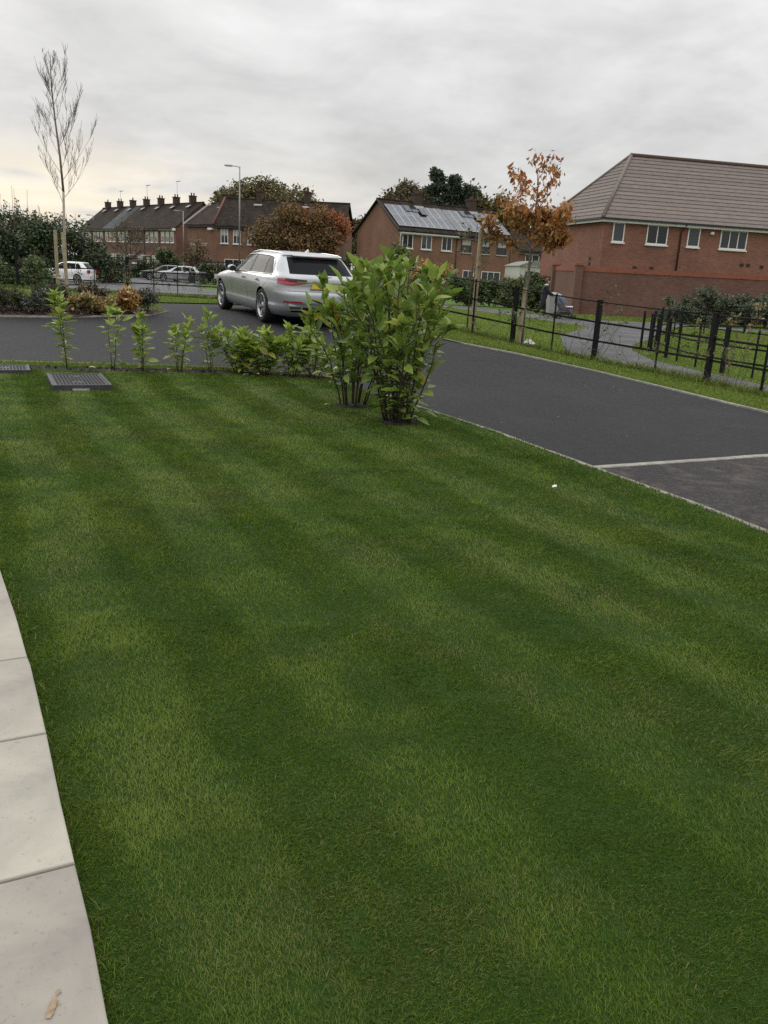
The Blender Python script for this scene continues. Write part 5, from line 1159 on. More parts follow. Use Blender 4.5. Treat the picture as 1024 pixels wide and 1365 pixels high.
def tree(label, x, y, H, trunk_h, rx, mat, n, size, seed, cz=0.62, flat=0.75, ncl=26, name='tree', extra=None, clump=0.26, group='trees behind the houses', shell=0.35):
    z = gf(x, y); t = empty(name, (x, y, z), 0, label, 'tree', group); r = random.Random(seed); m = MB(); ends = []
    m.tube([(0, 0, -0.3), (0.05 * H * 0.2, 0, trunk_h)], [0.026 * H, 0.018 * H], 8)
    for k in range(6):
        a = k * 1.05 + r.random(); limbs(m, Vector((0.01 * H, 0, trunk_h * r.uniform(0.8, 1))), Vector((math.cos(a), math.sin(a), r.uniform(0.5, 1.4))), (H - trunk_h) * 0.36, 0.010 * H, 3, r, 3, 0.15, 0.02, 5, ends, 0.14)
    m.build('trunk', BARK, t)
    cs, rs = [], []
    c0 = trunk_h * 0.8 + (H - trunk_h * 0.8) / 2; hz = (H - trunk_h * 0.8) / 2
    for k in range(ncl):
        d = Vector((r.gauss(0, 1), r.gauss(0, 1), r.gauss(0, 1))).normalized() * (r.random() ** 0.45)
        cs.append((d.x * rx * 0.82, d.y * rx * 0.82, c0 + d.z * hz * 0.82)); rs.append(min(rx, hz) * clump * r.uniform(0.7, 1.35))
    crown('crown', mat, t, leafcloud(cs, rs, n, size, seed, 0.8, shell, 0.2, 0.55))
    if extra: crown('crown', extra[0], t, leafcloud([(c[0] * 0.6 + extra[1] * rx * 0.55, c[1], c[2] + 0.02 * H) for c in cs[:12]], [q * 1.15 for q in rs[:12]], extra[2], size, seed + 1, 0.8, shell, 0.2, 0.55))
    return t
tree('broad olive-brown tree rising behind the house right of the tall lamp', -20.5, 138, 15.0, 4, 10.5, OLIVE, 40000, 0.50, 401, ncl=110, clump=0.34)
tree('wide rounded autumn tree turning red on its right side', -6.9, 60, 6.5, 0.9, 3.6, leafmat('rusty_olive_leaf', [(0, (0.060, 0.048, 0.020)), (0.5, (0.150, 0.100, 0.036)), (1, (0.25, 0.125, 0.045))], 0.7, 0.2), 20000, 0.20, 402, ncl=56, clump=0.32, extra=(REDL, 0.60, 26000), group=None)
tree('dense brown-green tree behind the left chimney of the solar roofs', 1.8, 104, 12.6, 3, 4.6, BROWNL, 20000, 0.42, 403, ncl=44, clump=0.34)
tree('brown-green tree behind the right end of the solar roofs', 9.4, 106, 12.4, 3, 4.6, OLIVE, 20000, 0.42, 404, ncl=44, clump=0.34)
tree('low olive tree farther right behind the autumn tree crown', 14.5, 112, 10.5, 3, 4.2, OLIVE, 10000, 0.42, 405, ncl=40, clump=0.34)
tree('hazy distant tree between the red tree and the gable', -8.0, 165, 12.0, 3, 4.0, BROWNL, 8000, 0.55, 406, ncl=40, clump=0.34)
tree('smaller distant tree just right of the red autumn tree', -11.6, 158, 10.4, 3, 3.0, BROWNL, 6000, 0.55, 407, ncl=36, clump=0.34)
tree('thin nearly bare dark street tree before the middle of the long row', -26.6, 86, 6.8, 1.8, 1.9, BROWNL, 420, 0.2, 408, ncl=16, group=None)
for i, (x, y, H, lab) in enumerate(((4.0, 101, 13.0, 'tallest dark conifer behind the solar roofs, left'), (6.0, 102.5, 12.4, 'dark conifer behind the solar roofs, right of the tallest'), (7.9, 103, 11.4, 'shorter dark conifer behind the right solar roof'))):
    z = gf(x, y); t = empty('conifer_tree', (x, y, z), 0, lab, 'tree', 'conifers behind the solar roofs'); r = random.Random(500 + i); m = MB(); m.tube([(0, 0, -0.3), (0, 0, H * 0.97)], [0.22, 0.03], 7)
    cs, rs = [], []
    for k in range(80):
        u = r.random() ** 0.8; zz = H * (0.18 + 0.80 * u); q = (1 - u) * 3.4 + 0.45; a = r.uniform(0, 6.28); L = q * r.uniform(0.6, 1.1); tip = (math.cos(a) * L, math.sin(a) * L, zz - 0.08 * L + 0.3)
        m.tube([(0, 0, zz), tip], [0.05, 0.015], 4, cap=False)
        for f in (0.45, 0.75, 1.0): cs.append((tip[0] * f, tip[1] * f, zz + (tip[2] - zz) * f)); rs.append(0.38 + 0.25 * (1 - f))
    m.build('trunk', BARK, t); crown('crown', CONIF, t, leafcloud(cs, rs, 12000, 0.42, 520 + i, 0.6, 0.1, 0.1, 0.35))
# ------------------------------------------------------------------ estate fences
IRON = M('black_iron', (0.008, 0.008, 0.009), 0.7, 0.3, 6, spec=0.2)
def fence(label, pts, H, rails, mains, thins, rr=0.013, step=0.0, mw=0.085, base=0.0, group=None):
    """pts: polyline; mains/thins: positions (0..n) along the polyline's own vertices as floats"""
    x0, y0 = pts[0]; root = empty('estate_fence', (x0, y0, gf(x0, y0)), 0, label, 'fence', group); O = root.location
    def at(u):
        i = min(int(u), len(pts) - 2); f = u - i; x = pts[i][0] + (pts[i + 1][0] - pts[i][0]) * f; y = pts[i][1] + (pts[i + 1][1] - pts[i][1]) * f
        d = math.atan2(pts[i + 1][1] - pts[i][1], pts[i + 1][0] - pts[i][0]); return Vector((x, y, gf(x, y) + base)), d
    pm = MB(); pm.box((0, 0, H / 2 - 0.15), (mw, mw, H + 0.3)); pm.box((0, 0, H + 0.004), (mw + 0.006, mw + 0.006, 0.012)); pme = pm.mesh('post', IRON)
    tm = MB(); tm.box((0, 0, H / 2 - 0.12), (0.014, 0.045, H + 0.26)); tme = tm.mesh('bar_post', IRON)
    for us, me, nm in ((mains, pme, 'post'), (thins, tme, 'bar_post')):
        for u in us:
            p, d = at(u); o = link(nm, me, root); o.location = p - O; o.rotation_euler = (0, 0, d)
    allu = sorted(list(mains) + list(thins))
    for hgt, flat in rails:
        for a, b in zip(mains, mains[1:]):
            us = [a] + [u for u in allu if a < u < b] + [float(k) for k in range(len(pts)) if a < k < b] + [b]; us = sorted(set(us))
            P = [at(u)[0] - O + Vector((0, 0, hgt)) for u in us]
            m = MB()
            if flat:
                for p, q in zip(P, P[1:]):
                    t_ = (q - p).normalized(); s_ = Vector((-t_.y, t_.x, 0)).normalized() * 0.006; u_ = Vector((0, 0, 0.019))
                    m.add([p - s_ - u_, p + s_ - u_, p + s_ + u_, p - s_ + u_, q - s_ - u_, q + s_ - u_, q + s_ + u_, q - s_ + u_], [(0, 1, 5, 4), (1, 2, 6, 5), (2, 3, 7, 6), (3, 0, 4, 7), (0, 3, 2, 1), (4, 5, 6, 7)])
            else: m.tube(P, rr, 6)
            m.build('rail', IRON, root)
    return root
RAILS = ((1.165, False), (0.77, True), (0.40, True))
fence('black iron estate fence running along the right side of the drive', FENCE_R[:5] + FENCE_R[5:9], 1.20, RAILS, (0, 1, 3, 5.0, 7.0, 8.0), (0.5, 2, 4, 6, 7.5))
fence('black iron estate fence along the far left field edge by the street', [(-1.0, 23.6), (-4.0, 26.6), (-7.0, 27.9), (-8.77, 28.1), (-12.45, 28.3), (-16.2, 28.4), (-21, 28.5)], 1.20, RAILS, (0, 1, 3, 4.0, 5, 6), (0.5, 1.55, 2.05, 2.5, 3.3, 3.65, 4.5))
# lower rail fence with a narrow gap on the far side of the path
RL2 = ((0.86, False), (0.56, True), (0.28, True))
fence('lower black rail fence along the far side of the footpath', [(6.75, 22.3), (6.50, 20.2), (6.42, 18.6), (6.72, 17.2), (7.25, 16.0), (8.4, 13.2)], 0.92, RL2, (0, 1.0, 3.0, 4.6), (0.5, 1.6, 2.3, 3.6, 4.1), base=-0.06, mw=0.075)
fence('lower black rail fence running back from the gap towards the garden wall', [(6.95, 23.1), (8.3, 26.0), (10.2, 30.5), (13.5, 33.0), (20, 32.5)], 0.92, RL2, (0, 1, 2, 3, 4), (0.5, 1.5, 2.35, 2.7, 3.3, 3.6), base=-0.06, mw=0.075)
t = empty('gap_posts', (6.62, 22.75, gf(6.62, 22.75) - 0.06), 0, 'cluster of short black posts guarding the narrow gap in the low fence', 'bollard')
for x, y, h in ((0, 0, 0.95), (0.10, 0.35, 0.98), (0.20, -0.25, 1.02), (0.42, 0.1, 0.92)):
    m = MB(); m.box((x, y, h / 2 - 0.1), (0.05, 0.07, h + 0.2)); m.build('post', IRON, t)

# ------------------------------------------------------------------ cars
def paint(name, c, metal=0.6, rough=0.32):
    m, t, b = base_mat(name); b.inputs['Base Color'].default_value = (*c, 1); b.inputs['Metallic'].default_value = metal; b.inputs['Roughness'].default_value = rough
    b.inputs['Coat Weight'].default_value = 0.8; b.inputs['Coat Roughness'].default_value = 0.04
    n = noise(t, 900, 1); lnk(t, ramp(t, n, [(0.3, sc(c, 0.92)), (0.7, sc(c, 1.06))]), b.inputs['Base Color']); return m
SILVER = paint('silver_paint', (0.39, 0.405, 0.43), 0.55, 0.36); WHITEP = paint('white_paint', (0.74, 0.75, 0.76), 0.0, 0.3); DARKP = paint('dark_grey_paint', (0.03, 0.034, 0.04), 0.4, 0.3); REDP = paint('dark_red_paint', (0.10, 0.02, 0.02), 0.3, 0.3)
PALEP = paint('pale_silver_paint', (0.36, 0.37, 0.38), 0.5, 0.33)
BLK = M('black_plastic', (0.012, 0.012, 0.013), 0.55, 0.2, 9); RUB = M('tyre_rubber', (0.014, 0.014, 0.015), 0.85, 0.25, 9)
CHR = M('chrome', (0.72, 0.73, 0.74), 0.12, 0.03, 4, metal=1.0); ALLOY = M('alloy', (0.40, 0.41, 0.42), 0.35, 0.06, 4, metal=0.85)
m_, t_, b_ = base_mat('red_lamp'); b_.inputs['Base Color'].default_value = (0.30, 0.012, 0.02, 1); b_.inputs['Roughness'].default_value = 0.12; b_.inputs['Coat Weight'].default_value = 0.6; REDLAMP = m_
DKLAMP = M('smoked_red_lamp', (0.055, 0.006, 0.010), 0.12, 0.1, 4); PLATE = M('yellow_plate', (0.72, 0.50, 0.04), 0.5, 0.06, 4); WPLATE = M('white_plate', (0.75, 0.75, 0.74), 0.5, 0.05, 4)
CLEARL = M('clear_lamp', (0.50, 0.52, 0.54), 0.15, 0.1, 4)
def glassmat(name, tint, clear):
    m, t, b = base_mat(name); b.inputs['Base Color'].default_value = (*tint, 1); b.inputs['Roughness'].default_value = 0.03; b.inputs['Specular IOR Level'].default_value = 0.04 if clear < 0.3 else 0.14
    tr = t.nodes.new('ShaderNodeBsdfTransparent'); tr.inputs[0].default_value = (0.72, 0.78, 0.76, 1); ms = t.nodes.new('ShaderNodeMixShader'); ms.inputs[0].default_value = clear
    lnk(t, b.outputs[0], ms.inputs[1]); lnk(t, tr.outputs[0], ms.inputs[2]); lnk(t, ms.outputs[0], t.nodes['Material Output'].inputs[0]); return m
PRIV = glassmat('privacy_glass', (0.012, 0.014, 0.016), 0.12); CLEARG = glassmat('clear_car_glass', (0.03, 0.036, 0.036), 0.55)
INT = M('dark_interior', (0.025, 0.025, 0.027), 0.85, 0.2, 6)

# body as stacked plan outlines: z, rear x, front x, half width, corner exponent
AVANT = [(0.20, 0.16, 4.78, 0.840, 6), (0.26, 0.10, 4.86, 0.885, 6.5), (0.33, 0.055, 4.90, 0.915, 7), (0.40, 0.03, 4.93, 0.925, 7), (0.455, 0.012, 4.94, 0.915, 7), (0.50, 0.0, 4.94, 0.918, 7), (0.58, 0.0, 4.93, 0.930, 7), (0.66, 0.005, 4.91, 0.940, 7),
         (0.70, 0.035, 4.88, 0.944, 7), (0.76, 0.055, 4.82, 0.945, 7), (0.80, 0.060, 4.74, 0.943, 7), (0.84, 0.060, 4.60, 0.936, 7), (0.88, 0.062, 4.40, 0.925, 6.5), (0.92, 0.066, 4.12, 0.914, 6.5), (0.955, 0.072, 3.84, 0.900, 6), (0.985, 0.090, 3.62, 0.880, 6), (1.01, 0.115, 3.50, 0.860, 6),
         (1.06, 0.180, 3.40, 0.838, 5.5), (1.12, 0.258, 3.28, 0.812, 5.5), (1.18, 0.336, 3.16, 0.786, 5.5), (1.24, 0.414, 3.02, 0.758, 5.5), (1.30, 0.496, 2.86, 0.726, 5.5), (1.34, 0.552, 2.74, 0.700, 5.5), (1.365, 0.59, 2.64, 0.680, 5.5), (1.39, 0.53, 2.52, 0.650, 5.5),
         (1.41, 0.56, 2.42, 0.618, 5), (1.428, 0.68, 2.34, 0.570, 4.5), (1.442, 0.80, 2.24, 0.500, 4), (1.452, 1.05, 2.14, 0.400, 3.5), (1.458, 1.30, 2.0, 0.25, 3), (1.460, 1.5, 1.8, 0.10, 2.5)]
def ring(z, xr, xf, w_, n, K):
    a = (xf - xr) / 2; xc = (xf + xr) / 2; th = np.linspace(0, 2 * np.pi, 2400, endpoint=False)
    u = np.sign(np.cos(th)) * np.abs(np.cos(th)) ** (2 / n); v = np.sign(np.sin(th)) * np.abs(np.sin(th)) ** (2 / n)
    x = xc + a * u; y = w_ * v
    flare = np.exp(-((x - 1.10) / 0.42) ** 2) + np.exp(-((x - 4.02) / 0.42) ** 2)
    y = y * (1 + 0.018 * flare * math.exp(-((z - 0.62) / 0.22) ** 2))
    d = np.hypot(np.diff(x, append=x[0]), np.diff(y, append=y[0])); s = np.concatenate([[0], np.cumsum(d)]); tt = np.linspace(0, s[-1], K, endpoint=False)
    X_ = np.append(x, x[0]); Y_ = np.append(y, y[0]); return np.stack([np.interp(tt, s, X_), np.interp(tt, s, Y_), np.full(K, z)], 1)
def densify(P, k=2):
    out = []
    for a, b in zip(P, P[1:]):
        for i in range(k): out.append(tuple(p + (q - p) * i / k for p, q in zip(a, b)))
    out.append(P[-1]); return out
class Car:
    def __init__(s, prof, K=110):
        bm = bmesh.new(); P = densify(prof, 2) if K > 80 else prof; prev = None
        for row in P:
            cur = [bm.verts.new(p) for p in ring(*row, K)]
            if prev:
                for i in range(K): bm.faces.new((prev[i], prev[(i + 1) % K], cur[(i + 1) % K], cur[i]))
            else: bm.faces.new(cur[::-1])
            prev = cur
        bm.faces.new(prev); bm.normal_update(); s.bm = bm
    def cut(s, planes, filt):
        """cut faces passing filt by all planes (co, no); return faces on the inner side of every plane"""
        bm = s.bm
        for c_, n_ in planes:
            fs = [f for f in bm.faces if filt(f.calc_center_median())]
            if not fs: return []
            g = set(fs)
            for f in fs: g.update(f.verts); g.update(f.edges)
            bmesh.ops.bisect_plane(bm, geom=list(g), dist=1e-5, plane_co=c_, plane_no=n_)
        bm.normal_update(); C = [(Vector(c_), Vector(n_)) for c_, n_ in planes]
        return [f for f in bm.faces if filt(f.calc_center_median()) and all((f.calc_center_median() - c_).dot(n_) < 1e-6 for c_, n_ in C)]
    def poly(s, pts, ax, filt):
        """convex polygon (counter-clockwise) in the side (x, z) or end (y, z) view"""
        pl = []
        for (a, b), (c_, d) in zip(pts, pts[1:] + pts[:1]):
            n_ = (d - b, -(c_ - a)); pl.append((((a, 0, b), (n_[0], 0, n_[1])) if ax == 'xz' else ((0, a, b), (0, n_[0], n_[1]))))
        return s.cut(pl, filt)
    def take(s, faces, inset=0.0, mat=0):
        """move faces to a mesh of their own"""
        m = MB(); idx = {}
        vs, fs = [], []
        for f in faces:
            q = []
            for v in f.verts:
                if v not in idx: idx[v] = len(vs); vs.append(v.co - v.normal * inset)
                q.append(idx[v])
            fs.append(q)
        m.add(vs, fs, mat, True)
        bmesh.ops.delete(s.bm, geom=faces, context='FACES')
        return m
def wheel_meshes(R_=0.345, W=0.235, tag_=''):
    ty = MB(); h = W / 2; ty.lathe([(R_ * 0.70, -h * 0.86), (R_ * 0.80, -h), (R_ * 0.93, -h * 0.98), (R_ * 0.985, -h * 0.80), (R_, -h * 0.4), (R_, h * 0.4), (R_ * 0.985, h * 0.80), (R_ * 0.93, h * 0.98), (R_ * 0.80, h), (R_ * 0.70, h * 0.86)], 36, axis='Y')
    rm = MB(); rm.lathe([(R_ * 0.72, h * 0.92), (R_ * 0.70, h * 0.98), (R_ * 0.655, h * 0.92), (R_ * 0.64, h * 0.35)], 36, axis='Y', m=0)
    for k in range(5):
        for dd in (-0.13, 0.13):
            a = 2 * math.pi * k / 5 + 0.3; a1 = a + dd; a0 = a + dd * 0.6
            p0 = Vector((math.cos(a0) * R_ * 0.14, h * 0.66, math.sin(a0) * R_ * 0.14)); p1 = Vector((math.cos(a1) * R_ * 0.68, h * 0.84, math.sin(a1) * R_ * 0.68)); q = Vector((-math.sin(a), 0, math.cos(a))) * R_ * 0.048; dz = Vector((0, -0.03, 0))
            rm.add([p0 - q, p0 + q, p1 + q, p1 - q, p0 - q + dz, p0 + q + dz, p1 + q + dz, p1 - q + dz], [(0, 1, 2, 3), (0, 4, 5, 1), (1, 5, 6, 2), (2, 6, 7, 3), (3, 7, 4, 0)])
    rm.lathe([(R_ * 0.19, h * 0.50), (R_ * 0.19, h * 0.72), (R_ * 0.15, h * 0.78), (0.001, h * 0.78)], 16, axis='Y')
    bk = MB(); bk.lathe([(R_ * 0.66, h * 0.25), (0.001, h * 0.25)], 24, axis='Y'); 
    return ty.mesh('tyre', RUB), rm.mesh('rim', ALLOY), bk.mesh('brake_disc', M('dark_hub', (0.03, 0.03, 0.032), 0.6, 0.2, 9, metal=0.5))
WM = wheel_meshes()
def build_car(label, loc, heading, pitch, mat, scale=(1, 1, 1), detail=True, group=None, face_plate=True, name='parked_car'):
    t = empty(name, loc, 0, label, 'car', group)
    t.rotation_euler = Matrix.Rotation(heading, 4, 'Z').to_euler() if not pitch else (Matrix.Rotation(heading, 4, 'Z') @ Matrix.Rotation(-pitch, 4, 'Y')).to_euler(); t.scale = scale
    C = Car(AVANT, 110 if detail else 64); eps = 0.0
    LS = lambda c: c.y > 0.45 and 0.35 < c.z < 1.42 and 0.4 < c.x < 4.7
    RS = lambda c: c.y < -0.45 and 0.35 < c.z < 1.42 and 0.4 < c.x < 4.7
    qw = [(0.70, 1.005), (1.17, 0.995), (1.22, 1.342), (0.98, 1.325), (0.84, 1.22)]; rw = [(1.235, 0.993), (2.02, 0.978), (2.02, 1.358), (1.28, 1.344)]; fw = [(2.12, 0.976), (3.20, 0.958), (2.72, 1.25), (2.50, 1.342), (2.12, 1.358)]
    parts = []
    for sd, flt in ((1, LS), (-1, RS)):
        for pg, nm, gm in ((qw, 'quarter_window', PRIV), (rw, 'rear_door_window', PRIV), (fw, 'front_door_window', CLEARG)):
            parts.append((nm, C.take(C.poly(pg, 'xz', lambda c, f=flt: f(c) and c.z > 0.93), 0.006), gm))
        if detail:   # blackened pillars between the windows
            for pg in ([(1.172, 0.995), (1.233, 0.994), (1.278, 1.344), (1.222, 1.342)], [(2.022, 0.978), (2.118, 0.976), (2.118, 1.358), (2.022, 1.358)]):
                parts.append(('pillar_trim', C.take(C.poly(pg, 'xz', lambda c, f=flt: f(c) and c.z > 0.93), 0.003), BLK))
        for wx in (1.10, 4.02):
            n_ = 18; pg = [(wx + 0.375 * math.cos(2 * math.pi * k / n_), 0.355 + 0.375 * math.sin(2 * math.pi * k / n_)) for k in range(n_)]
            fs = C.poly(pg, 'xz', lambda c, s_=sd: c.y * s_ > 0.55 and abs(c.x - wx) < 0.62 and c.z < 0.80)
            bmesh.ops.delete(C.bm, geom=fs, context='FACES')
        if detail:
            for x0, x1 in ((2.055, 2.067), (3.17, 3.182)):
                for f in C.poly([(x0, 0.36), (x1, 0.36), (x1 + 0.02, 0.94), (x0 + 0.02, 0.94)], 'xz', lambda c, f=flt: f(c) and c.z < 0.96): f.material_index = 1
            for f in C.poly([(1.20, 0.80), (1.212, 0.80), (1.182, 0.97), (1.17, 0.97)], 'xz', lambda c, f=flt: f(c) and 0.75 < c.z < 0.99): f.material_index = 1
    END = lambda c: c.x < 0.70 and 0.9 < c.z < 1.36
    parts.append(('rear_window', C.take(C.poly([(-0.66, 1.035), (0.66, 1.035), (0.585, 1.345), (-0.585, 1.345)], 'yz', END), 0.006), PRIV))
    parts.append(('windscreen', C.take(C.poly([(-0.72, 1.02), (0.72, 1.02), (0.58, 1.355), (-0.58, 1.355)], 'yz', lambda c: c.x > 2.45 and 0.97 < c.z < 1.40), 0.006), CLEARG))
    if detail:
        # tail lights wrap round the rear corners
        for sd in (1, -1):
            fs = C.cut([((0.0, 0, 0.805), (0.10, 0, -1)), ((0, 0, 0.965), (0.06, 0, 1)), ((0.36, 0, 0.88), (1, 0, -0.35)), ((0, 0.36 * sd, 0.85), (0, -sd, 0.0)), ((0, 0.40 * sd, 0.855), (0, -0.16 * sd, -1)), ((0, 0.40 * sd, 0.935), (0, -0.05 * sd, 1))], lambda c, s_=sd: c.y * s_ > 0.30 and c.x < 0.60 and 0.70 < c.z < 1.0)
            inner = [f for f in fs if f.calc_center_median().y * sd < 0.74 and f.calc_center_median().z > 0.888]
            outer = [f for f in fs if f not in inner]
            parts.append(('tail_light', C.take(outer, -0.006), REDLAMP)); parts.append(('smoked_lens', C.take(inner, -0.005), DKLAMP))
        fs = C.poly([(-0.62, 0.40), (0.62, 0.40), (0.66, 0.30), (-0.66, 0.30)][::-1], 'yz', lambda c: c.x < 0.35 and 0.22 < c.z < 0.46)
        parts.append(('rear_diffuser', C.take(fs, 0.012), BLK))
        for zz in (0.462, 0.705):
            for f in C.poly([(-0.74, zz), (0.74, zz), (0.74, zz + 0.008), (-0.74, zz + 0.008)], 'yz', lambda c, z_=zz: c.x < 0.30 and abs(c.z - z_) < 0.06): f.material_index = 1
        for sd in (1, -1):
            fs = C.poly([(min(sd * 0.46, sd * 0.80), 0.485), (max(sd * 0.46, sd * 0.80), 0.485), (max(sd * 0.46, sd * 0.80), 0.515), (min(sd * 0.46, sd * 0.80), 0.515)], 'yz', lambda c: c.x < 0.35 and 0.44 < c.z < 0.56)
            parts.append(('bumper_reflector', C.take(fs, -0.003), REDLAMP))
    me = bpy.data.meshes.new('body'); C.bm.to_mesh(me); C.bm.free(); me.materials.append(mat); me.materials.append(BLK)
    for p in me.polygons: p.use_smooth = True
    body = link('body', me, t)
    for nm, m, gm in parts: m.build(nm, gm, t)
    # belly, wells, cabin
    m = MB(); m.bb(0.25, 4.75, -0.60, 0.60, 0.19, 0.70); m.bb(0.30, 4.7, -0.80, 0.80, 0.72, 0.80); m.bb(1.52, 3.6, -0.86, 0.86, 0.21, 0.70); m.build('underbody', BLK, t)
    m = MB()
    for sx in (-0.38, 0.38):
        m.box((2.72, sx, 0.95), (0.18, 0.5, 0.62)); m.box((2.70, sx, 1.28), (0.10, 0.26, 0.16)); m.box((1.62, sx, 0.92), (0.18, 0.56, 0.55)); m.box((1.60, sx, 1.20), (0.09, 0.24, 0.12))
    m.box((3.45, 0, 0.88), (0.35, 1.4, 0.16)); m.build('seats', INT, t)
    for wx in (1.10, 4.02):
        for sd in (1, -1):
            w_ = empty('wheel', (wx, sd * 0.825, 0.345)); w_.parent = t; w_.rotation_euler = (0, random.uniform(0, 6), 0 if sd > 0 else math.pi)
            for me_, nm in zip(WM, ('tyre', 'rim', 'brake_disc')): link(nm, me_, w_)
    for sd in (1, -1):
        m = MB(); rings_ = [(2.98, 0.5), (3.0, 0.9), (3.06, 1.0), (3.12, 0.75), (3.15, 0.3)]; vs = []
        for x, k in rings_:
            for a in range(8): vs.append((x, sd * (0.965 + 0.10 * k * math.cos(a * math.pi / 4)), 1.005 + 0.075 * k * math.sin(a * math.pi / 4)))
        m.add(vs, [(i * 8 + a, i * 8 + (a + 1) % 8, i * 8 + 8 + (a + 1) % 8, i * 8 + 8 + a) for i in range(4) for a in range(8)] + [tuple(range(8)), tuple(range(32, 40))], 0, True)
        mi = m.build('door_mirror', [mat], t); m = MB(); m.tube([(3.05, sd * 0.87, 0.95), (3.05, sd * 0.95, 0.965)], 0.022, 6); m.build('mirror_foot', BLK, mi)
        m = MB(); m.add([(2.972, sd * (0.965 + 0.075 * math.cos(a * math.pi / 4)), 1.005 + 0.055 * math.sin(a * math.pi / 4)) for a in range(8)], [tuple(range(8))]); m.build('mirror_glass', BLK, mi)
        if detail:
            for x in (1.36, 2.28):
                m = MB(); m.box((x, sd * 0.944, 0.845), (0.21, 0.028, 0.026)); m.box((x + 0.02, sd * 0.9305, 0.842), (0.14, 0.012, 0.055), 1); m.build('door_handle', [mat, BLK], t)
            m = MB(); m.tube([(0.72, sd * 0.625, 1.385), (0.86, sd * 0.612, 1.422), (1.5, sd * 0.602, 1.442), (2.2, sd * 0.602, 1.436), (2.50, sd * 0.612, 1.402), (2.60, sd * 0.622, 1.382)], 0.012, 6); m.build('roof_rail', CHR, t)
            w0 = [(0.69, 1.000), (1.2, 0.989), (2.07, 0.971), (3.22, 0.952)]; m = MB(); m.tube([(x, sd * (np.interp(z, [r[0] for r in AVANT], [r[3] for r in AVANT]) * (1 - (0.0 if x > 0.9 else 0.006)) + 0.004), z) for x, z in w0], 0.011, 5)
            top = [(0.69, 1.005), (0.83, 1.22), (0.97, 1.331), (1.25, 1.350), (2.1, 1.364), (2.52, 1.350), (2.74, 1.258)]; m.tube([(x, sd * (np.interp(z, [r[0] for r in AVANT], [r[3] for r in AVANT]) * (0.972 if x < 0.7 else 0.985 if x < 0.8 else 0.992 if x < 1 else 1) + 0.003), z) for x, z in top], 0.008, 5); m.build('window_chrome', CHR, t)
            m = MB(); m.box((0.052, sd * 0.60, 0.385), (0.05, 0.30, 0.085)); m.build('exhaust_trim', CHR, t); m = MB(); m.box((0.032, sd * 0.60, 0.385), (0.03, 0.24, 0.05)); m.build('exhaust_mouth', BLK, t)
            m = MB(); m.box((4.80, sd * 0.68, 0.72), (0.16, 0.36, 0.10), rz=-sd * 0.35); m.build('headlight', CLEARL, t)
        else:
            m = MB(); m.box((0.10, sd * 0.74, 0.88), (0.16, 0.26, 0.20)); m.build('tail_light', REDLAMP, t); m = MB(); m.box((4.66, sd * 0.68, 0.74), (0.24, 0.30, 0.12), rz=-sd * 0.4); m.build('headlight', CLEARL, t)
    if detail:
        m = MB(); m.box((0.048, 0, 0.890), (0.022, 1.16, 0.018)); m.build('light_strip', CHR, t)
        m = MB(); m.add([(0.48, -0.50, 1.372), (0.48, 0.50, 1.372), (0.70, 0.52, 1.39), (0.70, -0.52, 1.39), (0.49, -0.50, 1.395), (0.49, 0.50, 1.395), (0.74, 0.50, 1.430), (0.74, -0.50, 1.430)], [(0, 1, 5, 4), (4, 5, 6, 7), (1, 2, 6, 5), (3, 0, 4, 7), (0, 3, 2, 1)], 0, True); m.build('roof_spoiler', mat, t)
        m = MB(); m.bb(0.49, 0.52, -0.11, 0.11, 1.358, 1.370); m.build('brake_light', REDLAMP, t)
        m = MB(); m.bb(0.015, 0.06, -0.27, 0.27, 0.775, 0.855); m.bb(0.018, 0.05, -0.30, 0.30, 0.755, 0.7745, 1); m.build('number_plate', [PLATE, CHR], t)
        m = MB(); vs = [(0.95, -0.02, 1.448), (0.95, 0.02, 1.448), (1.16, 0.012, 1.45), (1.16, -0.012, 1.45), (0.96, 0, 1.515), (1.0, 0, 1.52)]; m.add(vs, [(0, 1, 4), (1, 2, 5, 4), (2, 3, 5), (3, 0, 4, 5)], 0, True); m.build('roof_antenna', mat, t)
        m = MB(); m.tube([(0.165, -0.34, 1.075), (0.165, 0.02, 1.062)], 0.010, 5); m.tube([(0.15, 0.0, 1.055), (0.18, 0.0, 1.07)], 0.022, 6); m.build('rear_wiper', BLK, t)
    else:
        m = MB(); m.bb(4.92, 4.96, -0.26, 0.26, 0.50, 0.61); m.build('number_plate', WPLATE, t)
    return t
# silver estate on the drive: rear left wheel meets the ground at (-2.66, 17.4), nose points up and left
hd = math.radians(90 + 27.4); rl = Vector((-2.66, 17.42, 0)); fwd = Vector((math.cos(hd), math.sin(hd), 0)); lf = Vector((-fwd.y, fwd.x, 0))
org = rl - fwd * 1.10 - lf * 0.86; zr = gf(rl.x, rl.y) - 0.035; ff = rl + fwd * 2.92; zf = gf(ff.x, ff.y) - 0.035; pit = math.atan2(zf - zr, 2.92)
CARO = build_car('silver estate car parked on the dark drive, seen from behind', (org.x, org.y, zr - 1.10 * math.tan(pit)), hd, pit, SILVER, (1, 1, 0.97))
def far_car(label, x, y, ang, mat, sc_, z=None): return build_car(label, (x, y, (gf(x, y) - 0.04) if z is None else z), math.radians(ang), 0, mat, sc_, False, 'cars parked along the far street')
far_car('white hatchback parked beyond the left fence, partly behind the stakes', -20.25, 57.6, 180, WHITEP, (0.74, 0.90, 1.03))
far_car('pale silver parked car nearest the shorter street lamp', -18.2, 80.5, 196, PALEP, (0.86, 0.95, 1.0))
far_car('dark parked car just left of the pale silver one', -20.2, 82.8, 200, DARKP, (0.86, 0.95, 1.0))
far_car('pale car roof showing above the hedge below the middle of the long row', -27.0, 93.5, 205, PALEP, (0.9, 0.95, 1.0))
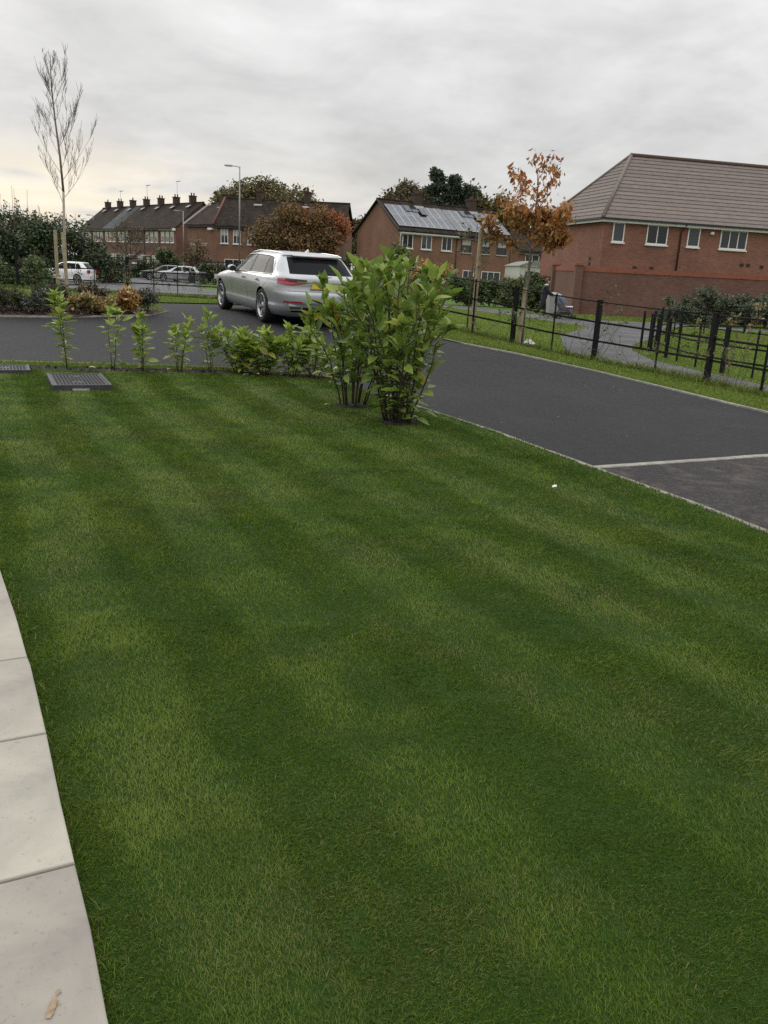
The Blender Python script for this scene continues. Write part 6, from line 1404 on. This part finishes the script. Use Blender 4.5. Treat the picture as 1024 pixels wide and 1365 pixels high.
far_car('dark car parked farthest left, below the white front door', -31.6, 96.0, 205, DARKP, (0.9, 0.95, 1.0))
far_car('dark car glimpsed through the leaves of the tall laurels', 0.9, 56, 175, DARKP, (0.9, 0.95, 1.0))

# ------------------------------------------------------------------ red boarded fence, bins
t = empty('board_fence', (-25.6, 92.5, gf(-25.6, 92.5)), -0.2, 'low red boarded fence with one white end post by the street', 'fence'); REDW = M('red_stained_timber', (0.19, 0.045, 0.030), 0.8, 0.25, 5)
bd = MB(); bd.bb(0, 0.24, 0, 0.025, -0.3, 1.25); bme = bd.mesh('board', REDW)
for k in range(11): o = link('board', bme, t); o.location = (0.12 + k * 0.262, 0.01 * (k % 2), 0.02 * (k % 3))
m = MB(); m.bb(-0.12, 0.10, -0.06, 0.08, -0.3, 1.40); m.build('post', OFFWH, t)
m = MB(); m.bb(2.95, 3.07, -0.03, 0.09, -0.3, 1.32); m.build('post', REDW, t)
def bin_(label, x, y, rz, mat, lidm=None, s=1.0):
    t = empty('wheelie_bin', (x, y, gf(x, y) - 0.04), rz, label, 'bin', None); t.scale = (s, s, s); m = MB()
    lo, hi = 0.22, 0.29; vs = [(-lo, -lo, 0.08), (lo, -lo, 0.08), (lo, lo, 0.08), (-lo, lo, 0.08), (-hi, -hi, 0.95), (hi, -hi, 0.95), (hi, hi + 0.05, 0.95), (-hi, hi + 0.05, 0.95)]
    m.add(vs, [(0, 3, 2, 1), (0, 1, 5, 4), (1, 2, 6, 5), (2, 3, 7, 6), (3, 0, 4, 7), (4, 5, 6, 7)]); m.bb(-hi - 0.02, hi + 0.02, -hi - 0.02, -hi - 0.0, 0.90, 0.955); m.build('bin_body', mat, t)
    m = MB(); vs = [(-0.31, -0.32, 0.955), (0.31, -0.32, 0.955), (0.31, 0.36, 0.955), (-0.31, 0.36, 0.955), (-0.27, -0.28, 1.0), (0.27, -0.28, 1.0), (0.29, 0.36, 1.06), (-0.29, 0.36, 1.06)]; m.add(vs, [(0, 1, 5, 4), (1, 2, 6, 5), (2, 3, 7, 6), (3, 0, 4, 7), (4, 5, 6, 7)]); m.tube([(-0.26, 0.38, 0.98), (0.26, 0.38, 0.98)], 0.02, 6); m.build('lid', lidm or mat, t)
    for s_ in (-1, 1): w_ = MB(); w_.lathe([(0.001, -0.03), (0.10, -0.03), (0.10, 0.03), (0.001, 0.03)], 14, axis='Y', c=(0, 0, 0)); o = w_.build('wheel', RUB, t); o.location = (s_ * 0.24, 0.26, 0.10); o.rotation_euler = (0, 0, math.pi / 2)
BIND = M('dark_bin_plastic', (0.018, 0.02, 0.022), 0.55, 0.15, 5); BING = M('grey_bin_plastic', (0.30, 0.30, 0.295), 0.6, 0.12, 5)
bin_('dark wheelie bin left of the pair behind the silver car bonnet', -18.0, 76, 0.3, BIND); bin_('dark wheelie bin right of the pair behind the silver car bonnet', -17.1, 76.2, 0.1, BIND)
bin_('light grey wheelie bin standing on the grass before the garden wall', 7.50, 41.2, 0.25, BING, None, 1.02)

# ------------------------------------------------------------------ person pushing a pram
def skinned(name, verts, edges, radii, parent, mats, root=0, sub=2, pick=None):
    me = bpy.data.meshes.new(name + '_base'); me.from_pydata(verts, edges, []); me.update()
    o = bpy.data.objects.new(name + '_tmp', me); COL.objects.link(o)
    md = o.modifiers.new('skin', 'SKIN'); md.use_smooth_shade = True
    for i, r in enumerate(radii):
        sv = me.skin_vertices[0].data[i]; sv.radius = r if hasattr(r, '__len__') else (r, r); sv.use_root = (i == root)
    s = o.modifiers.new('sub', 'SUBSURF'); s.levels = sub; s.render_levels = sub
    dg = bpy.context.evaluated_depsgraph_get(); nm = bpy.data.meshes.new_from_object(o.evaluated_get(dg)); nm.name = name
    bpy.data.objects.remove(o); bpy.data.meshes.remove(me)
    nm.materials.clear()
    for mm in mats: nm.materials.append(mm)
    for p in nm.polygons:
        p.use_smooth = True
        p.material_index = pick(p.center) if pick else 0
    return link(name, nm, parent)
SKIN = M('skin', (0.46, 0.27, 0.20), 0.6, 0.1, 8); NAVY = M('dark_navy_coat', (0.014, 0.017, 0.026), 0.85, 0.3, 12); TROU = M('black_trousers', (0.013, 0.013, 0.015), 0.85, 0.3, 12); HAIR = M('brown_hair', (0.09, 0.045, 0.025), 0.7, 0.3, 20); SHOE = M('pale_shoe', (0.45, 0.45, 0.44), 0.7, 0.2, 10); COLLAR = M('pale_scarf', (0.50, 0.49, 0.47), 0.9, 0.15, 10)
px_, py_ = 6.62, 38.6; pz_ = gf(px_, py_) - 0.05
ps = empty('person', (px_, py_, pz_), 0.10, 'person in a dark coat and black trousers walking right, pushing a pram', 'person')
# local +x is the walking direction; left is +y
Vv = [(0.0, 0, 0.90), (0.02, 0, 1.06), (0.05, 0, 1.24), (0.08, 0, 1.38), (0.10, 0, 1.455), (0.125, 0, 1.53), (0.135, 0, 1.63),
      (0.06, 0.16, 1.365), (0.13, 0.20, 1.16), (0.36, 0.15, 1.02), (0.44, 0.14, 1.015),
      (0.06, -0.16, 1.365), (0.13, -0.20, 1.16), (0.36, -0.15, 1.02), (0.44, -0.14, 1.015),
      (0.0, 0.085, 0.86), (0.10, 0.09, 0.48), (0.12, 0.09, 0.10), (0.22, 0.09, 0.05),
      (0.0, -0.085, 0.86), (-0.10, -0.09, 0.49), (-0.34, -0.09, 0.17), (-0.27, -0.09, 0.055)]
E_ = [(0, 1), (1, 2), (2, 3), (3, 4), (4, 5), (5, 6), (3, 7), (7, 8), (8, 9), (9, 10), (3, 11), (11, 12), (12, 13), (13, 14), (0, 15), (15, 16), (16, 17), (17, 18), (0, 19), (19, 20), (20, 21), (21, 22)]
Rr = [(0.20, 0.18), (0.185, 0.165), (0.195, 0.17), (0.165, 0.135), 0.062, (0.092, 0.085), (0.082, 0.08), 0.088, 0.075, 0.058, 0.034, 0.088, 0.075, 0.058, 0.034, 0.135, 0.088, 0.062, 0.040, 0.135, 0.088, 0.062, 0.040]
def pick(c):
    if c.z > 1.47: return 2
    if c.z > 1.42: return 4
    if c.z < 0.10: return 3
    if c.x < -0.24 and c.z < 0.17: return 3
    if c.x > 0.39 and c.z > 0.9: return 2
    return 0 if c.z > 0.66 else 1
skinned('body', Vv, E_, Rr, ps, [NAVY, TROU, SKIN, SHOE, COLLAR], 0, 2, pick)
m = MB(); vs = []; n = 14
for i, (r_, z) in enumerate(((0.085, 1.52), (0.102, 1.58), (0.104, 1.64), (0.085, 1.695), (0.045, 1.725), (0.004, 1.732))):
    for k in range(n): a = 2 * math.pi * k / n; vs.append((0.112 + r_ * 1.02 * math.cos(a) - (0.025 if z < 1.66 else 0.0), r_ * 0.9 * math.sin(a), z))
m.add(vs, [(i * n + k, i * n + (k + 1) % n, i * n + n + (k + 1) % n, i * n + n + k) for i in range(5) for k in range(n) if not (math.cos(2 * math.pi * (k + 0.5) / n) > 0.35 and i < 3)], 0, True); m.build('hair', HAIR, ps)
for nm, p, s_ in (('nose', (0.215, 0, 1.585), 0.016), ('ear', (0.125, 0.082, 1.585), 0.02), ('ear', (0.125, -0.082, 1.585), 0.02)):
    m = MB(); m.lathe([(0.001, -s_), (s_ * 0.8, -s_ * 0.5), (s_, 0), (s_ * 0.8, s_ * 0.5), (0.001, s_)], 8, c=p); m.build(nm, SKIN, ps)
for sy in (1, -1):      # fingers closed round the handle
    for k in range(4):
        m = MB(); y = sy * 0.14 + (k - 1.5) * 0.020; L = (0.07, 0.08, 0.076, 0.06)[k]
        m.tube([(0.452, y, 1.028), (0.452 + L * 0.35, y, 1.030), (0.452 + L * 0.55, y, 1.008), (0.452 + L * 0.35, y, 0.985)], [0.009, 0.009, 0.008, 0.007], 5); m.build('finger', SKIN, ps)
    m = MB(); m.tube([(0.44, sy * 0.10, 1.012), (0.475, sy * 0.085, 1.005), (0.485, sy * 0.092, 0.99)], [0.010, 0.009, 0.007], 5); m.build('thumb', SKIN, ps)
pr_ = empty('pram', (px_ + 1.02, py_ + 0.10, pz_), 0.10, 'dark pushchair with a pale blanket pushed along the footpath', 'pram')
PF = M('pram_black', (0.016, 0.016, 0.018), 0.5, 0.2, 6); PS = M('pram_grey_fabric', (0.10, 0.115, 0.145), 0.9, 0.2, 14); PB = M('pale_blanket', (0.50, 0.51, 0.53), 0.9, 0.15, 14)
m = MB()
for sy in (0.24, -0.24):
    m.tube([(-0.55, sy, 1.015), (-0.42, sy, 0.98), (-0.10, sy, 0.55), (0.34, sy, 0.16)], 0.013, 6); m.tube([(-0.10, sy, 0.55), (-0.34, sy, 0.15)], 0.013, 6); m.tube([(-0.20, sy, 0.38), (0.16, sy, 0.34)], 0.011, 6)
m.tube([(-0.55, -0.24, 1.015), (-0.55, 0.24, 1.015)], 0.016, 6); m.tube([(-0.34, -0.24, 0.15), (-0.34, 0.24, 0.15)], 0.011, 6); m.build('frame', PF, pr_)
m = MB(); n = 8; sec = [(-0.36, 0.86), (-0.22, 0.56), (-0.12, 0.46), (0.14, 0.46), (0.30, 0.52), (0.36, 0.40), (0.30, 0.36), (0.08, 0.36), (-0.18, 0.38), (-0.30, 0.55), (-0.42, 0.84)]
m.add([(x, s_ * 0.21, z) for s_ in (-1, 1) for x, z in sec], [(k, (k + 1) % 11, 11 + (k + 1) % 11, 11 + k) for k in range(11)] + [tuple(range(11)), tuple(range(11, 22))[::-1]]); m.build('seat', PS, pr_)
m = MB(); vs = []
for i in range(6):
    a = -0.5 + i * 0.36
    for k in range(7): b = math.pi * k / 6; vs.append((-0.28 + 0.34 * math.sin(a), 0.23 * math.cos(b), 0.66 + 0.34 * math.cos(a) * math.sin(b) ** 0.5))
m.add(vs, [(i * 7 + k, i * 7 + k + 1, i * 7 + 8 + k, i * 7 + 7 + k) for i in range(5) for k in range(6)], 0, True); m.build('hood', PS, pr_)
m = MB(); vs = [(x, y, z + 0.02 * math.cos(y * 14)) for x, z in ((-0.16, 0.60), (0.0, 0.56), (0.18, 0.55), (0.32, 0.56), (0.38, 0.44), (0.36, 0.34)) for y in (-0.22, -0.11, 0, 0.11, 0.22)]
m.add(vs, [(i * 5 + k, i * 5 + k + 1, i * 5 + 6 + k, i * 5 + 5 + k) for i in range(5) for k in range(4)], 0, True); m.build('blanket', PB, pr_)
for x, y, r_ in ((-0.34, 0.27, 0.14), (-0.34, -0.27, 0.14), (0.36, 0.24, 0.11), (0.36, -0.24, 0.11)):
    m = MB(); m.lathe([(r_ * 0.72, -0.02), (r_, -0.02), (r_, 0.02), (r_ * 0.72, 0.02)], 18, axis='Y')
    for k in range(3): a = k * math.pi / 3; m.tube([(-math.cos(a) * r_ * 0.75, 0, -math.sin(a) * r_ * 0.75), (math.cos(a) * r_ * 0.75, 0, math.sin(a) * r_ * 0.75)], 0.012, 4)
    o = m.build('wheel', PF, pr_); o.location = (x, y, r_)
m = MB(); m.bb(-0.30, 0.20, -0.20, 0.20, 0.18, 0.30); m.build('basket', PF, pr_)
# crumpled white bag caught at the foot of the fence
m = MB(); r = random.Random(4); n = 10; vs = []
for i, (q, z) in enumerate(((0.10, 0.0), (0.16, 0.07), (0.13, 0.15), (0.06, 0.22), (0.03, 0.24))):
    for k in range(n): a = 2 * math.pi * k / n; u = q * (0.65 + 0.7 * r.random()); vs.append((u * math.cos(a), u * math.sin(a) * 0.8, z + r.uniform(-0.03, 0.03)))
m.add(vs, [(i * n + k, i * n + (k + 1) % n, i * n + n + (k + 1) % n, i * n + n + k) for i in range(4) for k in range(n)]); o = m.build('plastic_bag', M('white_polythene', (0.62, 0.62, 0.60), 0.6, 0.1, 8)); o.location = (2.98, 18.75, gf(2.98, 18.75)); o.scale = (0.9, 0.9, 0.6); tag(o, 'crumpled white plastic bag lying at the foot of the fence', 'litter')
